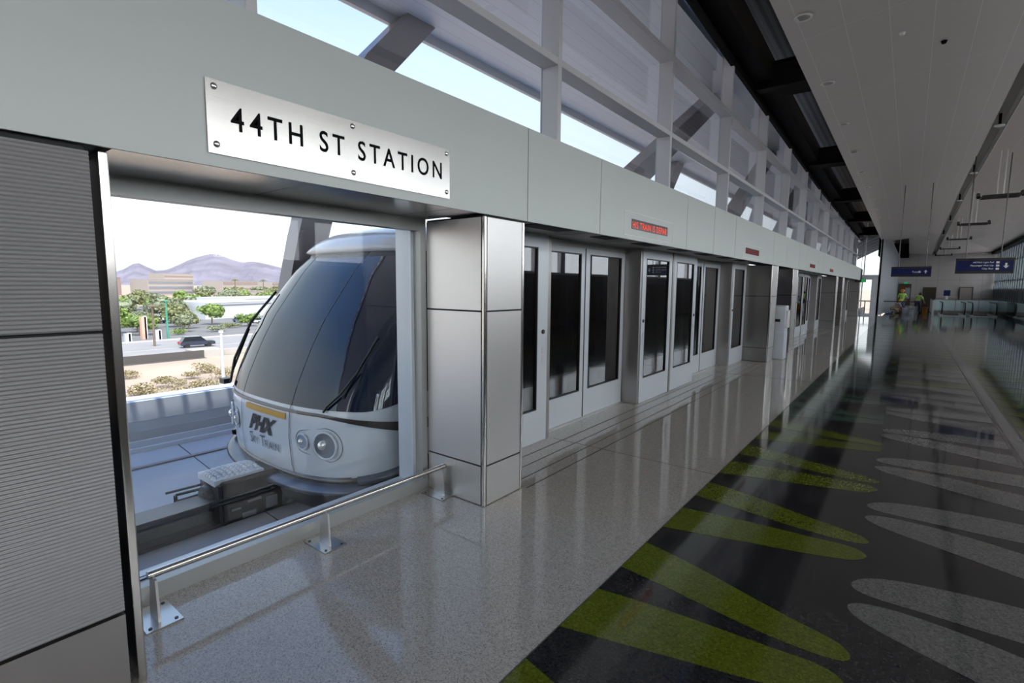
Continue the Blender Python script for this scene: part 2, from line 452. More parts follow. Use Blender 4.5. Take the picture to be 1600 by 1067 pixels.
# soffit under the header over the picture window and over the door bays
q = MB()
q.box(-.66, -.02, .69, 1.56, 2.347, 2.365); q.box(-.66, -.02, 1.566, 2.675, 2.347, 2.365); q.box(-.66, -.02, 2.682, 2.99, 2.347, 2.365)
q.build('trim_40', M['steel_h'], kind='structure')
def bay_soffit(off, n):
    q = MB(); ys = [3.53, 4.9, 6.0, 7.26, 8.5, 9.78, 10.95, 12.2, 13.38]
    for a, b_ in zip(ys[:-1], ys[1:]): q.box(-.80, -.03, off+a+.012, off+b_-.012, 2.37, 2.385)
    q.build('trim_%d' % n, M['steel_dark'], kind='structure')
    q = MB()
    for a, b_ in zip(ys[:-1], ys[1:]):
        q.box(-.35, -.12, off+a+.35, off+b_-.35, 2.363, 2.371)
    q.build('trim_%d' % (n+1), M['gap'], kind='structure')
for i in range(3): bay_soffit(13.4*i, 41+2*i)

# ------------------------------------------------------------------ ribbed wall panels at far left
def ribbed(y0, y1, z0, z1):
    q = MB(); pitch = .0162; n = int((z1-z0)/pitch); prof = []
    for i in range(n):
        z = z0+(z1-z0)*i/n; h_ = (z1-z0)/n
        prof += [(0.0, z), (.001, z+h_*.18), (.0045, z+h_*.32), (.0055, z+h_*.5), (.0045, z+h_*.68), (.001, z+h_*.82)]
    prof.append((0.0, z1))
    vs = []
    for x, z in prof: vs += [(x-.006, y0, z), (x-.006, y1, z)]
    q.add(vs, [(2*i, 2*i+1, 2*i+3, 2*i+2) for i in range(len(prof)-1)])
    q.box(-.03, -.006, y0, y1, z0, z1)
    return q
lw = struct('wall_left')
bw = MB(); bw.box(-.6, -.034, -4, .60, 0, 2.345); bw.build('backing', M['gap'], lw)
for a, b_ in ((-4.0, -1.9), (-1.89, .606)):
    for z0, z1 in ((.366, 1.588), (1.602, 2.318)):
        ribbed(a, b_, z0, z1).build('ribbed_panel', M['ribbed'], lw)
    q = MB(); q.box(-.03, -.001, a, b_, .012, .352); q.build('kick_panel', M['steel_v'], lw)
tr = MB(); tr.bbox(-.66, .004, .634, .668, 0, 2.325, .006)
tr.build('trim_50', M['chrome'], kind='structure')

# ------------------------------------------------------------------ clad columns
def column(y0, y1, label, n=0):
    t = thing('clad_column', label, 'column', (-.33, (y0+y1)/2, 0), 'steel clad columns between the door bays')
    c = MB(); c.box(-.655, -.012, y0+.012, y1-.012, 0, 2.34); c.build('core', M['gap'], t)
    for z0, z1 in ((.008, .330), (.344, 1.589), (1.603, 2.325)):
        f = MB(); f.box(-.650, -.036, y0, y0+.012, z0, z1); f.build('side_panel', M['steel'] if y0 < 4 else M['steel_dark'], t)  # far columns get a darker steel here, imitating dim bay reflections
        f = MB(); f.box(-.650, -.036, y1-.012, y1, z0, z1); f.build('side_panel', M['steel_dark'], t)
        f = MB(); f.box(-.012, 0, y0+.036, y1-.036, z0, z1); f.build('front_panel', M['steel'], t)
    for ya, yb in ((y0-.002, y0+.028), (y1-.028, y1+.002)):
        f = MB(); f.bbox(-.028, .004, ya, yb, 0, 2.333, .008); f.build('corner_trim', M['chrome'], t)
    return t
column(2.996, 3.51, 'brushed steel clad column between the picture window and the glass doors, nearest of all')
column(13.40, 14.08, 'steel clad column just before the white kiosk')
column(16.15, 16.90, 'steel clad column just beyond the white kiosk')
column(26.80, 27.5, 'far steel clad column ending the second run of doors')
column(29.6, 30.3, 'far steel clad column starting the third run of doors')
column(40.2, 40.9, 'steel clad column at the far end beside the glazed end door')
# slot walls between column pairs
for i, (a, b_) in enumerate(((14.08, 16.15), (27.5, 29.6))):
    q = MB(); q.box(-.70, -.66, a, b_, 0, 2.37); q.build('wall_left_recess' if i == 0 else 'wall_left_recess_far', M['steel_dark'], kind='structure')
q = MB(); q.box(-.655, -.635, 14.35, 15.95, .75, 2.2)
tag(q.build('wall_poster', M['blue']), 'dark blue panel on the recess wall behind the white kiosk', 'poster')

# ------------------------------------------------------------------ picture window
w = struct('window_1')
q = MB()
q.box(-.75, -.66, .66, 2.996, 2.25, 2.372)       # head
q.box(-.75, -.66, 2.935, 2.996, .098, 2.25)      # right jamb
q.box(-.75, -.66, .66, .70, .098, 2.25)
q.box(-.75, -.655, .66, 2.996, 0, .098)          # sill
q.build('frame', M['alu_frame'], w)
q = MB()
q.box(-.945, -.75, 2.905, 2.96, .04, 2.30)
q.box(-.82, -.755, .70, 2.905, .06, .082); q.box(-.945, -.83, .70, 2.905, .03, .060)
q.box(-.945, -.75, .66, 2.96, -.02, .05)
q.box(-.945, -.75, .66, .70, .05, 2.3)
q.box(-.945, -.75, .66, 2.96, 2.30, 2.36)
q.build('outer_frame', M['alu_light'], w)
q = MB(); q.box(-.752, -.744, .70, 2.935, .096, .105); q.box(-.826, -.818, .72, 2.88, .075, .084); q.build('gasket', M['rubber'], w)
q = MB(); q.box(-.776, -.768, .70, 2.93, .083, 2.27); q.build('pane', M['glass'], w)

# ------------------------------------------------------------------ platform doors
def frame_rect(q, x0, x1, y0, y1, z0, z1, gy0, gy1, gz0, gz1):
    q.box(x0, x1, y0, gy0, z0, z1); q.box(x0, x1, gy1, y1, z0, z1)
    q.box(x0, x1, gy0, gy1, z0, gz0); q.box(x0, x1, gy0, gy1, gz1, z1)
def leaf(parent, y0, y1, gy0, gy1, X=-.83, name='leaf'):
    q = MB(); frame_rect(q, X-.05, X, y0, y1, .004 if name == 'frame' else .015, 2.369 if name == 'frame' else 2.30, gy0, gy1, .385, 2.225)
    lf = q.build(name, M['alu'], parent)
    q = MB()
    for a, b_, c, d in ((gy0, gy0+.014, .385, 2.225), (gy1-.014, gy1, .385, 2.225), (gy0, gy1, .385, .399), (gy0, gy1, 2.211, 2.225)):
        q.box(X-.04, X+.003, a, b_, c, d)
    q.build('gasket', M['rubber'], lf)
    q = MB(); q.box(X-.025, X-.017, gy0, gy1, .385, 2.225); q.build('pane', M['glass_door'], lf)
    return lf
nw = [2]; nd = [1]
def fixed_panel(y0, y1, gy0, gy1, X, button=None):
    w = struct('window_%d' % nw[0]); nw[0] += 1
    leaf(w, y0, y1, gy0, gy1, X, 'frame')
    if button:
        q = MB(); q.disc((X, button, 1.28), .026, 'x', .012, 20); q.build('push_button', M['darksteel'], w)
        q = MB(); q.box(X, X+.004, button-.02, button+.02, 1.03, 1.10); q.box(X, X+.004, button-.02, button+.02, .93, 1.0); q.build('key_plate', M['steel'], w)
def door_pair(y0, ym, y1, g):
    d = struct('door_%d' % nd[0]); nd[0] += 1
    leaf(d, y0, ym-.006, g[0], g[1]); leaf(d, ym+.006, y1, g[2], g[3])
    q = MB(); q.box(-.90, -.80, y0-.02, y1+.02, 2.30, 2.37); q.build('head_rail', M['alu_frame'], d)
    q = MB(); q.box(-.87, -.822, ym-.006, ym+.006, .015, 2.30); q.build('door_seal', M['rubber'], d)
    q = MB(); q.box(-.90, -.78, y0, y1, .0, .012); q.build('threshold', M['steel'], d)
pier_n = [60]
def pier(y0, y1, x0=-.84, x1=-.575):
    q = MB(); q.bbox(x0, x1, y0, y1, 0, 2.368, .004)
    q.build('trim_%d' % pier_n[0], M['steel_v'], kind='structure'); pier_n[0] += 1
def bay(o):
    fixed_panel(o+3.55, o+4.86, o+3.72, o+4.66, -.66, o+4.77)
    pier(o+4.862, o+4.925, -.86, -.66)
    door_pair(o+4.93, o+6.0, o+7.19, (o+5.13, o+5.90, o+6.13, o+7.08))
    pier(o+7.20, o+7.26)
    fixed_panel(o+7.27, o+8.46, o+7.40, o+8.32, -.57, o+7.335)
    pier(o+8.465, o+8.525, -.64, -.555)
    fixed_panel(o+8.53, o+9.72, o+8.68, o+9.55, -.57, o+9.64)
    door_pair(o+9.74, o+10.93, o+12.12, (o+9.85, o+10.80, o+11.06, o+11.95))
    pier(o+12.13, o+12.20)
    fixed_panel(o+12.21, o+13.39, o+12.36, o+13.20, -.57, o+12.29)
for i in range(3): bay(13.4*i) if i < 2 else None
bay(26.75)

# LED signs + station plate
def led(y0, txt, label, k):
    t = thing('led_sign', label, 'sign', (0, y0+.55, 2.52), 'red scrolling message signs on the header')
    q = MB(); a, b_, c, d = y0-.20, y0+1.30, 2.39, 2.66
    for A in ((a, b_, c, c+.006), (a, b_, d-.006, d), (a, a+.006, c, d), (b_-.006, b_, c, d)): q.box(0, .003, *A)
    q.build('cover_frame', M['white_trim'], t)
    q = MB(); q.box(.0, .006, y0, y0+1.10, 2.470, 2.585); q.build('display', M['screen'], t)
    words_on(txt, lambda u, v: (.0075, y0+.012+u*1.05, 2.482+v*.078), 'message_word', M['led'] if k == 0 else M['led_dim'], t, 1.12, .012, .028)
led(5.60, 'HIS TRAIN IS DEPAR', 'bright red LED message sign reading TRAIN IS DEPAR over the nearest glass doors', 0)
led(10.82, 'STAND CLEAR', 'dim red LED message sign second from the station name plate', 1)
led(19.0, 'TRAIN', 'small distant red LED sign third along the header', 2)
led(24.2, 'TRAIN', 'tiny distant red LED sign farthest along the header', 3)
t = thing('station_sign', 'brushed steel plate reading 44TH ST STATION bolted over the picture window', 'sign', (0, 1.83, 2.57))
q = MB(); q.box(.004, .010, 1.047, 2.612, 2.402, 2.735); q.build('plate', M['plate'], t)
for by in (1.084, 1.827, 2.582):
    for bz in (2.445, 2.704):
        q = MB(); q.ball((.010, by, bz), (.010, .0155, .0155), 16, 8); q.build('bolt', M['bolt'], t)
words_on('44TH ST STATION', lambda u, v: (.0112, 1.152+u*1.384, 2.523+v*.112), 'sign_word', M['black'], t, 1.38, .010, .036)

# ------------------------------------------------------------------ bump rail in front of the picture window
t = thing('bumper_rail', 'low tubular steel rail on three bolted posts in front of the picture window', 'rail', (-.45, 1.9, 0))
q = MB(); q.tube([(-.45, .815, .262), (-.45, 2.99, .247)], .0215, 20); q.build('rail', M['chrome'], t)
for yy in (.835, 1.845, 2.93):
    q = MB(); q.prism([(-.525, .008), (-.395, .008), (-.410, .238), (-.490, .238)], 'y', yy, yy+.012)
    ps = q.build('post', M['steel'], t)
    q = MB(); q.box(-.60, -.34, yy-.07, yy+.10, .0005, .010); pl = q.build('base_plate', M['plate'], t)
    for dx in (-.57, -.37):
        for dy in (-.045, .075):
            q = MB(); q.disc((dx, yy+dy, .010), .009, 'z', .004, 10); q.build('bolt_head', M['darksteel'], pl)

# ------------------------------------------------------------------ clerestory glazing
wn = 20
def ztop(y_):  # underside of the dark edge beam
    pts = [(-4, 6.75), (8.27, 6.21), (10.9, 6.07), (13.8, 5.95), (17.3, 5.81), (22.8, 5.6), (42, 5.2)]
    for (a, za), (b_, zb) in zip(pts[:-1], pts[1:]):
        if y_ <= b_: return za+(zb-za)*(y_-a)/(b_-a)
    return 5.2
k = 0
for k in range(-1, 14):
    ym = 1.51+3.12*k-.07*0
    if k >= 1: ym = 4.67+3.10*(k-1)
    yn = 4.67+3.10*k if k >= 0 else 1.51
    if k == -1: ym, yn = -1.6, 1.51
    w = struct('window_%d' % wn); wn += 1
    zt = ztop(ym)
    q = MB(); q.bbox(-.62, -.40, ym-.07, ym, 2.9, ztop(ym)+.45, .004); q.build('mullion', M['mullion'], w)
    for z0, z1 in ((4.055, 4.125), (5.135, 5.22)):
        q = MB(); q.bbox(-.60, -.40, ym, yn-.07, z0, z1, .004); q.build('transom', M['mullion'], w)
    q = MB(); q.box(-.62, -.50, ym, yn-.07, 2.92, 3.05); q.build('sill', M['mullion'], w)
    zz = [3.05, 4.055, 4.125, 5.135, 5.22, min(ztop(ym), ztop(yn))+.45]
    for a in (0, 2, 4):
        q = MB(); q.box(-.606, -.594, ym, yn-.07, zz[a], zz[a+1]); q.build('pane', M['glass_clere'], w)

# edge beam above the glazing, cross beams, roof deck
q = MB(); secs = []
for yy in (-5, 2, 8.27, 10.9, 13.8, 17.3, 22.8, 30, 42.5):
    z = ztop(yy)
    secs.append([(-.46, yy, z), (-.385, yy, z), (-.385, yy, z+.75), (-.46, yy, z+.75)])
q.sweep(None, secs); q.build('trim_80', M['beam'], kind='structure')
q = MB(); secs = []
for yy in (-5, 2, 8.27, 13.8, 22.8, 42.5):
    z = ztop(yy)+.12
    secs.append([(-.385, yy, z), (-.02, yy, z), (-.02, yy, z+.5), (-.385, yy, z+.5)])
q.sweep(None, secs); q.build('trim_81', M['beam'], kind='structure')
for i, yy in enumerate((-1.7, 5.3, 12.3, 19.3, 26.3, 33.3, 40.3)):
    z = ztop(yy)-.02
    q = MB(); q.box(-.3, 1.6, yy-.14, yy+.14, z, z+.02); q.box(-.3, 1.6, yy-.015, yy+.015, z+.02, z+.5); q.box(-.3, 1.6, yy-.14, yy+.14, z+.5, z+.52)
    q.box(.0, 1.6, yy+.14, yy+.75, z+.05, z+.4)
    q.build('trim_%d' % (82+i), M['beam'], kind='structure')
q = MB()
q.add([(-.62, -8, 7.35), (8.6, -8, 7.35), (8.6, 62, 5.95), (-.62, 62, 5.95), (-.62, -8, 7.5), (8.6, -8, 7.5), (8.6, 62, 6.1), (-.62, 62, 6.1)],
      [(0,1,2,3), (4,7,6,5), (0,4,5,1), (1,5,6,2), (2,6,7,3), (3,7,4,0)])
q.build('ceiling_deck', M['deck'], kind='structure')

# ------------------------------------------------------------------ suspended ceiling
def zL(y_): return 5.60-.0165*(y_-8)
def zC(y_): return 6.0-.004*(y_-8) if y_ < 30 else 5.91-.034*(y_-30)
def zR(y_): return 5.45-.008*(y_-8)
q = MB()
ys = [-8, -2, 4, 10, 16, 22, 28, 34, 40, 44]
def sheet(q, ys, xa, za, xb, zb, th=.05):
    for a, b_ in zip(ys[:-1], ys[1:]):
        q.add([(xa, a, za(a)), (xb, a, zb(a)), (xb, b_, zb(b_)), (xa, b_, za(b_)),
               (xa, a, za(a)+th), (xb, a, zb(a)+th), (xb, b_, zb(b_)+th), (xa, b_, za(b_)+th)],
              [(0,1,2,3), (4,7,6,5), (0,4,5,1), (1,5,6,2), (2,6,7,3), (3,7,4,0)])
sheet(q, ys, .85, zL, 3.95, zC)
sheet(q, [44, 50, 60], 2.3, lambda y_: zL(y_)+.3, 3.95, zC)
sheet(q, [-8, 4, 16, 30, 44, 60], 4.22, lambda y_: zC(y_)-.02, 8.25, zR)
q.build('ceiling', M['ceiling'], kind='structure')
q = MB()
ysc = [-8, 4, 16, 30, 44, 60]
sheet(q, ysc, 3.94, lambda y_: zC(y_)+.26, 4.24, lambda y_: zC(y_)+.26, .02)
sheet(q, ysc, 3.93, lambda y_: zC(y_)+.0, 3.95, lambda y_: zC(y_)+.0, .28)
sheet(q, ysc, 4.22, lambda y_: zC(y_)-.03, 4.24, lambda y_: zC(y_)-.03, .31)
q.build('ceiling_cove', M['white_trim'], kind='structure')
q = MB(); sheet(q, ysc, 7.9, lambda y_: zR(y_)-.22, 8.3, lambda y_: zR(y_)-.22, .2); q.build('trim_95', M['beam'], kind='structure')
# recessed downlights
dl = None
for k in range(-3, 12):
    yy = 8.58+2.80*k; x = 1.12; z = zL(yy)+(zC(yy)-zL(yy))*(x-.85)/3.1
    nm = 'recessed downlight with white ring along the track side edge of the ceiling'
    if dl is None:
        dl = thing('ceiling_downlight', nm, 'ceiling light', (x, yy, z), 'recessed downlights along the ceiling edge')
        q = MB(); n = 28; vs = []; ri, ro = .095, .125
        for r_, zz in ((ri, 0), (ro, 0), (ro, -.012), (ri, -.012)):
            for j in range(n): vs.append((x+r_*math.cos(2*PI*j/n), yy+r_*math.sin(2*PI*j/n), z+zz))
        q.add(vs, [(a*n+j, a*n+(j+1) % n, ((a+1) % 4)*n+(j+1) % n, ((a+1) % 4)*n+j) for a in range(4) for j in range(n)], True)
        q.build('ring', M['white_trim'], dl)
        q = MB(); q.disc((x, yy, z-.006), ri, 'z', .005, 28); q.build('lens', M['lamp_glass'], dl)
    else: copy_tree(dl, (x, yy, z))
# cove lamps
cl = None
for k in range(0, 6):
    yy = 11.5+6.6*k; z = zC(yy)-.05
    if cl is None:
        cl = thing('cove_lamp', 'small round disc lamp hanging in the ceiling cove', 'ceiling light', (4.09, yy, z), 'disc lamps in the ceiling cove')
        q = MB(); q.disc((4.09, yy, z), .105, 'z', .03, 24); q.build('disc', M['white_trim'], cl)
        q = MB(); q.tube([(4.09, yy, z+.03), (4.09, yy, z+.31)], .03, 10); q.build('stem', M['black'], cl)
    else: copy_tree(cl, (4.09, yy, z))
# smoke detector and small camera on the ceiling
def onceil(x, yy): return zL(yy)+(zC(yy)-zL(yy))*(x-.85)/3.1
for x, yy, m_, nm, lb in ((2.22, 10.3, 'white_trim', 'smoke_detector', 'small white smoke detector on the grey ceiling'), (2.75, 11.2, 'black', 'ceiling_sensor', 'small dark sensor on the grey ceiling right of the white detector')):
    z = onceil(x, yy); q = MB(); q.tube([(x, yy, z), (x, yy, z-.04)], [.045, .03], 16); tag(q.build(nm, M[m_]), lb, 'detector')
# suspended fixtures
pf = None
for k in range(5):
    yy = 20.9+8.0*k; z = 4.55-.02*k
    if pf is None:
        pf = thing('suspended_fixture', 'dark flat suspended light fixture hanging on two rods, nearest of its row', 'light fixture', (4.5, yy, z), 'suspended fixtures in a row')
        q = MB(); q.bbox(4.08, 4.95, yy-.40, yy+.40, z-.035, z, .01); q.build('housing', M['signframe'], pf)
        for a in (4.02, 4.98):
            q = MB(); q.tube([(a, yy-.06, z-.02), (a, yy+.08, z+.09)], .05, 14); q.build('spot_head', M['darksteel'], pf)
            q = MB(); q.tube([(a, yy, z), (4.10 if a < 4.5 else 4.93, yy, z-.01)], .015, 8); q.build('arm', M['darksteel'], pf)
        for a in (4.42, 4.56):
            q = MB(); q.tube([(a, yy, z), (a, yy, 5.85)], .018, 8); q.build('rod', M['white_trim'], pf)
    else: copy_tree(pf, (4.5, yy, z), ('dark flat suspended light fixture hanging on two rods, second nearest', 'dark flat suspended light fixture, third of the hanging row', 'dark suspended fixture, fourth of the hanging row', 'dark suspended fixture, farthest of the hanging row')[k-1])

# hanging blue signs
def arrow(q, fn, cx_, cy_, s, up=True):
    d = 1 if up else -1
    pts = [(0, s), (s*.9, 0), (s*.3, s*.02), (s*.3, -s), (-s*.3, -s), (-s*.3, s*.02), (-s*.9, 0)]
    q.add([fn(cx_+a, cy_+b_*d) for a, b_ in pts], [tuple(range(7))])
def hang_sign(x0, x1, z0, z1, yy, label, lines, up, ztop_, rods):
    t = thing('hanging_sign', label, 'sign', ((x0+x1)/2, yy, z0))
    h_ = z1-z0
    q = MB(); q.box(x0, x1, yy, yy+.12, z0, z0+h_*.16); q.box(x0, x1, yy, yy+.12, z1-h_*.16, z1); q.box(x0, x0+.02, yy, yy+.12, z0, z1); q.box(x1-.02, x1, yy, yy+.12, z0, z1)
    q.build('frame', M['signframe'], t)
    q = MB(); q.box(x0+.02, x1-.02, yy+.01, yy+.11, z0+h_*.16, z1-h_*.16); q.build('panel', M['blue'], t)
    for s_, a, b_, c, d in lines:
        words_on(s_, lambda u, v: (a+u*(b_-a), yy+.006, c+v*(d-c)), 'sign_line', M['signwhite'], t, 1.0, .018, 1.0)
        q = MB(); q.add([(x1-.37, yy+.006, c), (x1-.30, yy+.006, c), (x1-.30, yy+.006, d), (x1-.37, yy+.006, d)], [(0, 1, 2, 3)]); q.build('pictogram', M['signwhite'], t)
    q = MB(); arrow(q, lambda a, b_: (a, yy+.006, b_), x1-.16, (z0+z1)/2, h_*.17, up); q.build('arrow', M['signwhite'], t)
    for rx in rods:
        q = MB(); q.tube([(rx, yy+.06, z1), (rx, yy+.06, ztop_)], .012, 8); q.build('hanging_rod', M['darksteel'], t)
hang_sign(2.0, 3.17, 2.25, 2.62, 24, 'dark blue hanging sign with one word and an up arrow, left of the two', [('Trains', 2.62, 2.83, 2.39, 2.46)], True, 5.6, (2.2, 3.0))
hang_sign(3.62, 4.86, 2.26, 2.70, 20, 'dark blue hanging sign with three lines and a down arrow, right and nearer', [('METRO Light Rail', 4.0, 4.44, 2.545, 2.60), ('Passenger Pick-Up', 3.95, 4.44, 2.455, 2.51), ('City Bus', 4.20, 4.44, 2.365, 2.42)], False, 5.6, (3.83, 4.58))

# ------------------------------------------------------------------ far end
q = MB(); q.box(-1.2, -.62, 41.5, 42.2, 0, 6.3); q.build('wall_end_pier', M['sidewall'], kind='structure')
d = struct('door_20')
q = MB()
q.box(-.62, 1.0, 42, 42.1, 2.46, 2.72); q.box(-.62, .03, 42, 42.1, 0, .12); q.box(-.62, -.35, 42, 42.1, 0, 2.46)
q.box(-.02, .05, 42, 42.1, 0, 2.46); q.box(.54, 1.0, 42, 42.1, 0, 2.46); q.box(.05, .54, 42, 42.1, 0, .12); q.box(.05, .54, 42, 42.1, 2.40, 2.46)
q.box(.03, .09, 42, 42.1, 2.72, 6.2); q.box(-.62, -.56, 42, 42.1, 2.72, 6.3); q.box(.92, 1.0, 42, 42.1, 2.72, 6.2)
q.build('frame', M['alu'], d)
q = MB(); q.box(-.60, .98, 42.04, 42.05, .1, 6.1); q.build('pane', M['glass'], d)
t = thing('exit_sign', 'green lit exit sign hanging before the glazed end door', 'sign', (0, 40, 2.2))
q = MB(); q.box(-.27, .33, 40, 40.06, 2.20, 2.41); q.build('housing', M['darksteel'], t)
q = MB(); q.box(.08, .31, 39.99, 40.0, 2.21, 2.40); q.build('lit_face', M['exit'], t)
q = MB(); q.tube([(.03, 40.03, 2.41), (.03, 40.03, 5.3)], .012, 8); q.build('stem', M['darksteel'], t)
q = MB()
q.add([(1.0, 42, 0), (1.7, 60, 0), (1.7, 60, 4.65), (1.0, 42, 6.0), (.88, 42, 0), (1.58, 60, 0), (1.58, 60, 4.65), (.88, 42, 6.0)],
      [(0,3,2,1), (4,5,6,7), (0,1,5,4), (1,2,6,5), (2,3,7,6), (3,0,4,7)])
# the room side of this wall is +X
q.build('wall_left_far', M['sidewall'], kind='structure')
q = MB(); q.box(.75, .86, 42.2, 60.5, 4.0, 7.2); q.box(.75, 2.6, 60.3, 60.4, 4.0, 7.2); q.build('wall_bulkhead', M['beam'], kind='structure')
q = MB(); q.box(1.0, 2.32, 60, 60.2, 0, 4.65); q.box(2.32, 8.4, 60, 60.2, 0, 6.3); q.build('wall_end', M['endwall'], kind='structure')
q = MB(); q.box(1.8, 8.2, 59.93, 60, 0, 1.05); q.build('trim_96', M['doorgrey'], kind='structure')
for i, (x0, x1, z1, m_) in enumerate(((1.80, 2.62, 2.2, 'wood'), (3.58, 4.42, 1.9, 'doordark'), (6.1, 6.9, 1.95, 'doorgrey'))):
    dd = struct('door_%d' % (21+i))
    q = MB(); q.box(x0-.06, x0, 59.88, 59.95, 0, z1+.06); q.box(x1, x1+.06, 59.88, 59.95, 0, z1+.06); q.box(x0, x1, 59.88, 59.95, z1, z1+.06); q.build('frame', M['signframe'], dd)
    q = MB(); q.box(x0, x1, 59.90, 59.95, 0, z1); q.build('leaf', M[m_], dd)
    if i == 0:
        q = MB(); q.box(2.55-.3, 2.61, 59.89, 59.90, .9, 1.9); q.build('side_light', M['sidewall'], dd)
q = MB(); q.box(2.1, 2.42, 59.83, 59.88, 2.28, 2.42); tag(q.build('exit_sign', M['exit']), 'small green exit sign over the brown far door', 'sign')
t = thing('post_sign', 'small blue sign on a white post behind the glass balustrade', 'sign', (5.1, 56, 0))
q = MB(); q.box(4.85, 5.28, 56, 56.04, 1.25, 1.72); q.build('panel', M['blue'], t)
q = MB(); q.box(5.0, 5.16, 56.0, 56.06, 0, 1.25); q.build('post', M['signwhite'], t)
# balustrade around the escalator well
b = thing('glass_balustrade', 'long pale green glass balustrade around the escalator opening', 'balustrade', (5.9, 50, 0))
q = MB()
for i in range(3): q.box(4.08+i*1.28, 5.32+i*1.28, 50, 50.02, .22, 1.0)
q.build('panel', M['frosted'], b)
q = MB(); q.box(4.06, 7.58, 49.98, 50.04, 0, .20); q.build('kerb', M['doorgrey'], b)
q = MB(); q.tube([(4.06, 50.01, 1.02), (7.56, 50.01, 1.02)], .022, 10); q.build('handrail', M['chrome'], b)
b = thing('glass_balustrade', 'short pale balustrade run seen end on beside the workers', 'balustrade', (3.9, 46, 0))
q = MB(); q.box(3.95, 3.97, 45.6, 52.5, .05, 1.02); q.build('panel', M['kiosk'], b)
q = MB(); q.box(3.90, 4.02, 45.56, 45.62, 0, 1.03); q.build('end_post', M['white_trim'], b)
q = MB(); q.box(3.93, 3.99, 45.6, 52.5, 1.02, 1.05); q.build('handrail', M['darksteel'], b)
def escalator(x0, x1, yy, label):
    t = thing('escalator', label, 'escalator', ((x0+x1)/2, yy, 0))
    for xx in (x0, x1):
        q = MB(); pts = []
        for j in range(9):
            a = -PI/2+PI*j/8; pts.append((xx, yy-.38*math.cos(a), .50+.40*math.sin(a)))
        pts = [(xx, yy+3.5, .10)]+pts+[(xx, yy+3.5, .90)]
        q.tube(pts, .045, 10); q.build('handrail', M['rubber'], t)
        q = MB(); q.box(xx-.01, xx+.01, yy, yy+3.5, .12, .87); q.build('side_glass', M['glass_teal'], t)
        q = MB(); q.box(xx-.08, xx+.08, yy-.2, yy+3.5, 0, .10); q.build('skirt', M['steel'], t)
    q = MB(); q.box(x0+.08, x1-.08, yy-.6, yy+.6, .0, .012); q.build('landing_plate', M['steel'], t)
escalator(4.42, 5.58, 45.4, 'left escalator with black handrail ends behind the nearer glass panel')
escalator(5.98, 7.15, 45.8, 'right escalator with black handrail ends near the glazed side wall')
# right hand glass wall
rw = struct('wall_right')
q = MB()
for i in range(19): q.box(8.2, 8.40, -7.9+i*2.5, -7.55+i*2.5, 2.3, 5.4)
q.build('fin', M['mullion'], rw)
q = MB()
for i in range(22): q.box(8.22, 8.40, 38.5+i*1.0, 38.80+i*1.0, 0, 5.4)
q.build('fin', M['finmat'], rw)
q = MB(); q.box(8.32, 8.36, 38.5, 60, .0, 1.9); q.build('spandrel', M['finmat'], rw)
q = MB()
for z in (.0, 1.0, 2.45, 3.9): q.box(8.28, 8.36, 38.5, 60, z, z+.08)
for z in (2.30, 3.9): q.box(8.26, 8.38, -8, 38.5, z, z+.10)
q.build('transom', M['mullion'], rw)
q = MB(); q.box(8.30, 8.31, 38.5, 60, .0, 5.4); q.box(8.30, 8.31, -8, 38.5, 2.35, 5.4); q.build('pane', M['glass_clere'], rw)
q = MB()
for i in range(19): q.box(8.28, 8.38, -8+i*2.45, -5.57+i*2.45, .0, 2.32)
q.build('spandrel', M['spandrel'], rw)
q = MB(); q.box(7.6, 7.62, 38, 60, .12, 1.05); q.build('inner_glass', M['glass_teal'], rw)
bk = struct('wall_back')
q = MB(); q.box(-.6, 8.4, -8.2, -8.0, 0, 7.4); q.build('panel', M['backwall'], bk)
q = MB(); q.box(-.6, -.04, -8, -4, 0, 6.6); q.build('wall_left_near', M['fascia'], kind='structure')

# kiosk
t = thing('info_kiosk', 'slim white kiosk standing in front of the blue recess panel', 'kiosk', (.06, 14.6, 0))
q = MB(); q.bbox(-.20, .22, 14.15, 14.55, 0, .72, .02); q.bbox(-.16, .22, 14.18, 14.52, .70, 1.36, .03); q.build('body', M['kiosk'], t)
q = MB(); q.bbox(.21, .26, 14.2, 14.5, .80, 1.24, .01); q.build('screen_housing', M['white_trim'], t)
q = MB(); q.box(-.12, .10, 14.168, 14.18, .95, 1.02); q.build('card_slot', M['screen'], t)

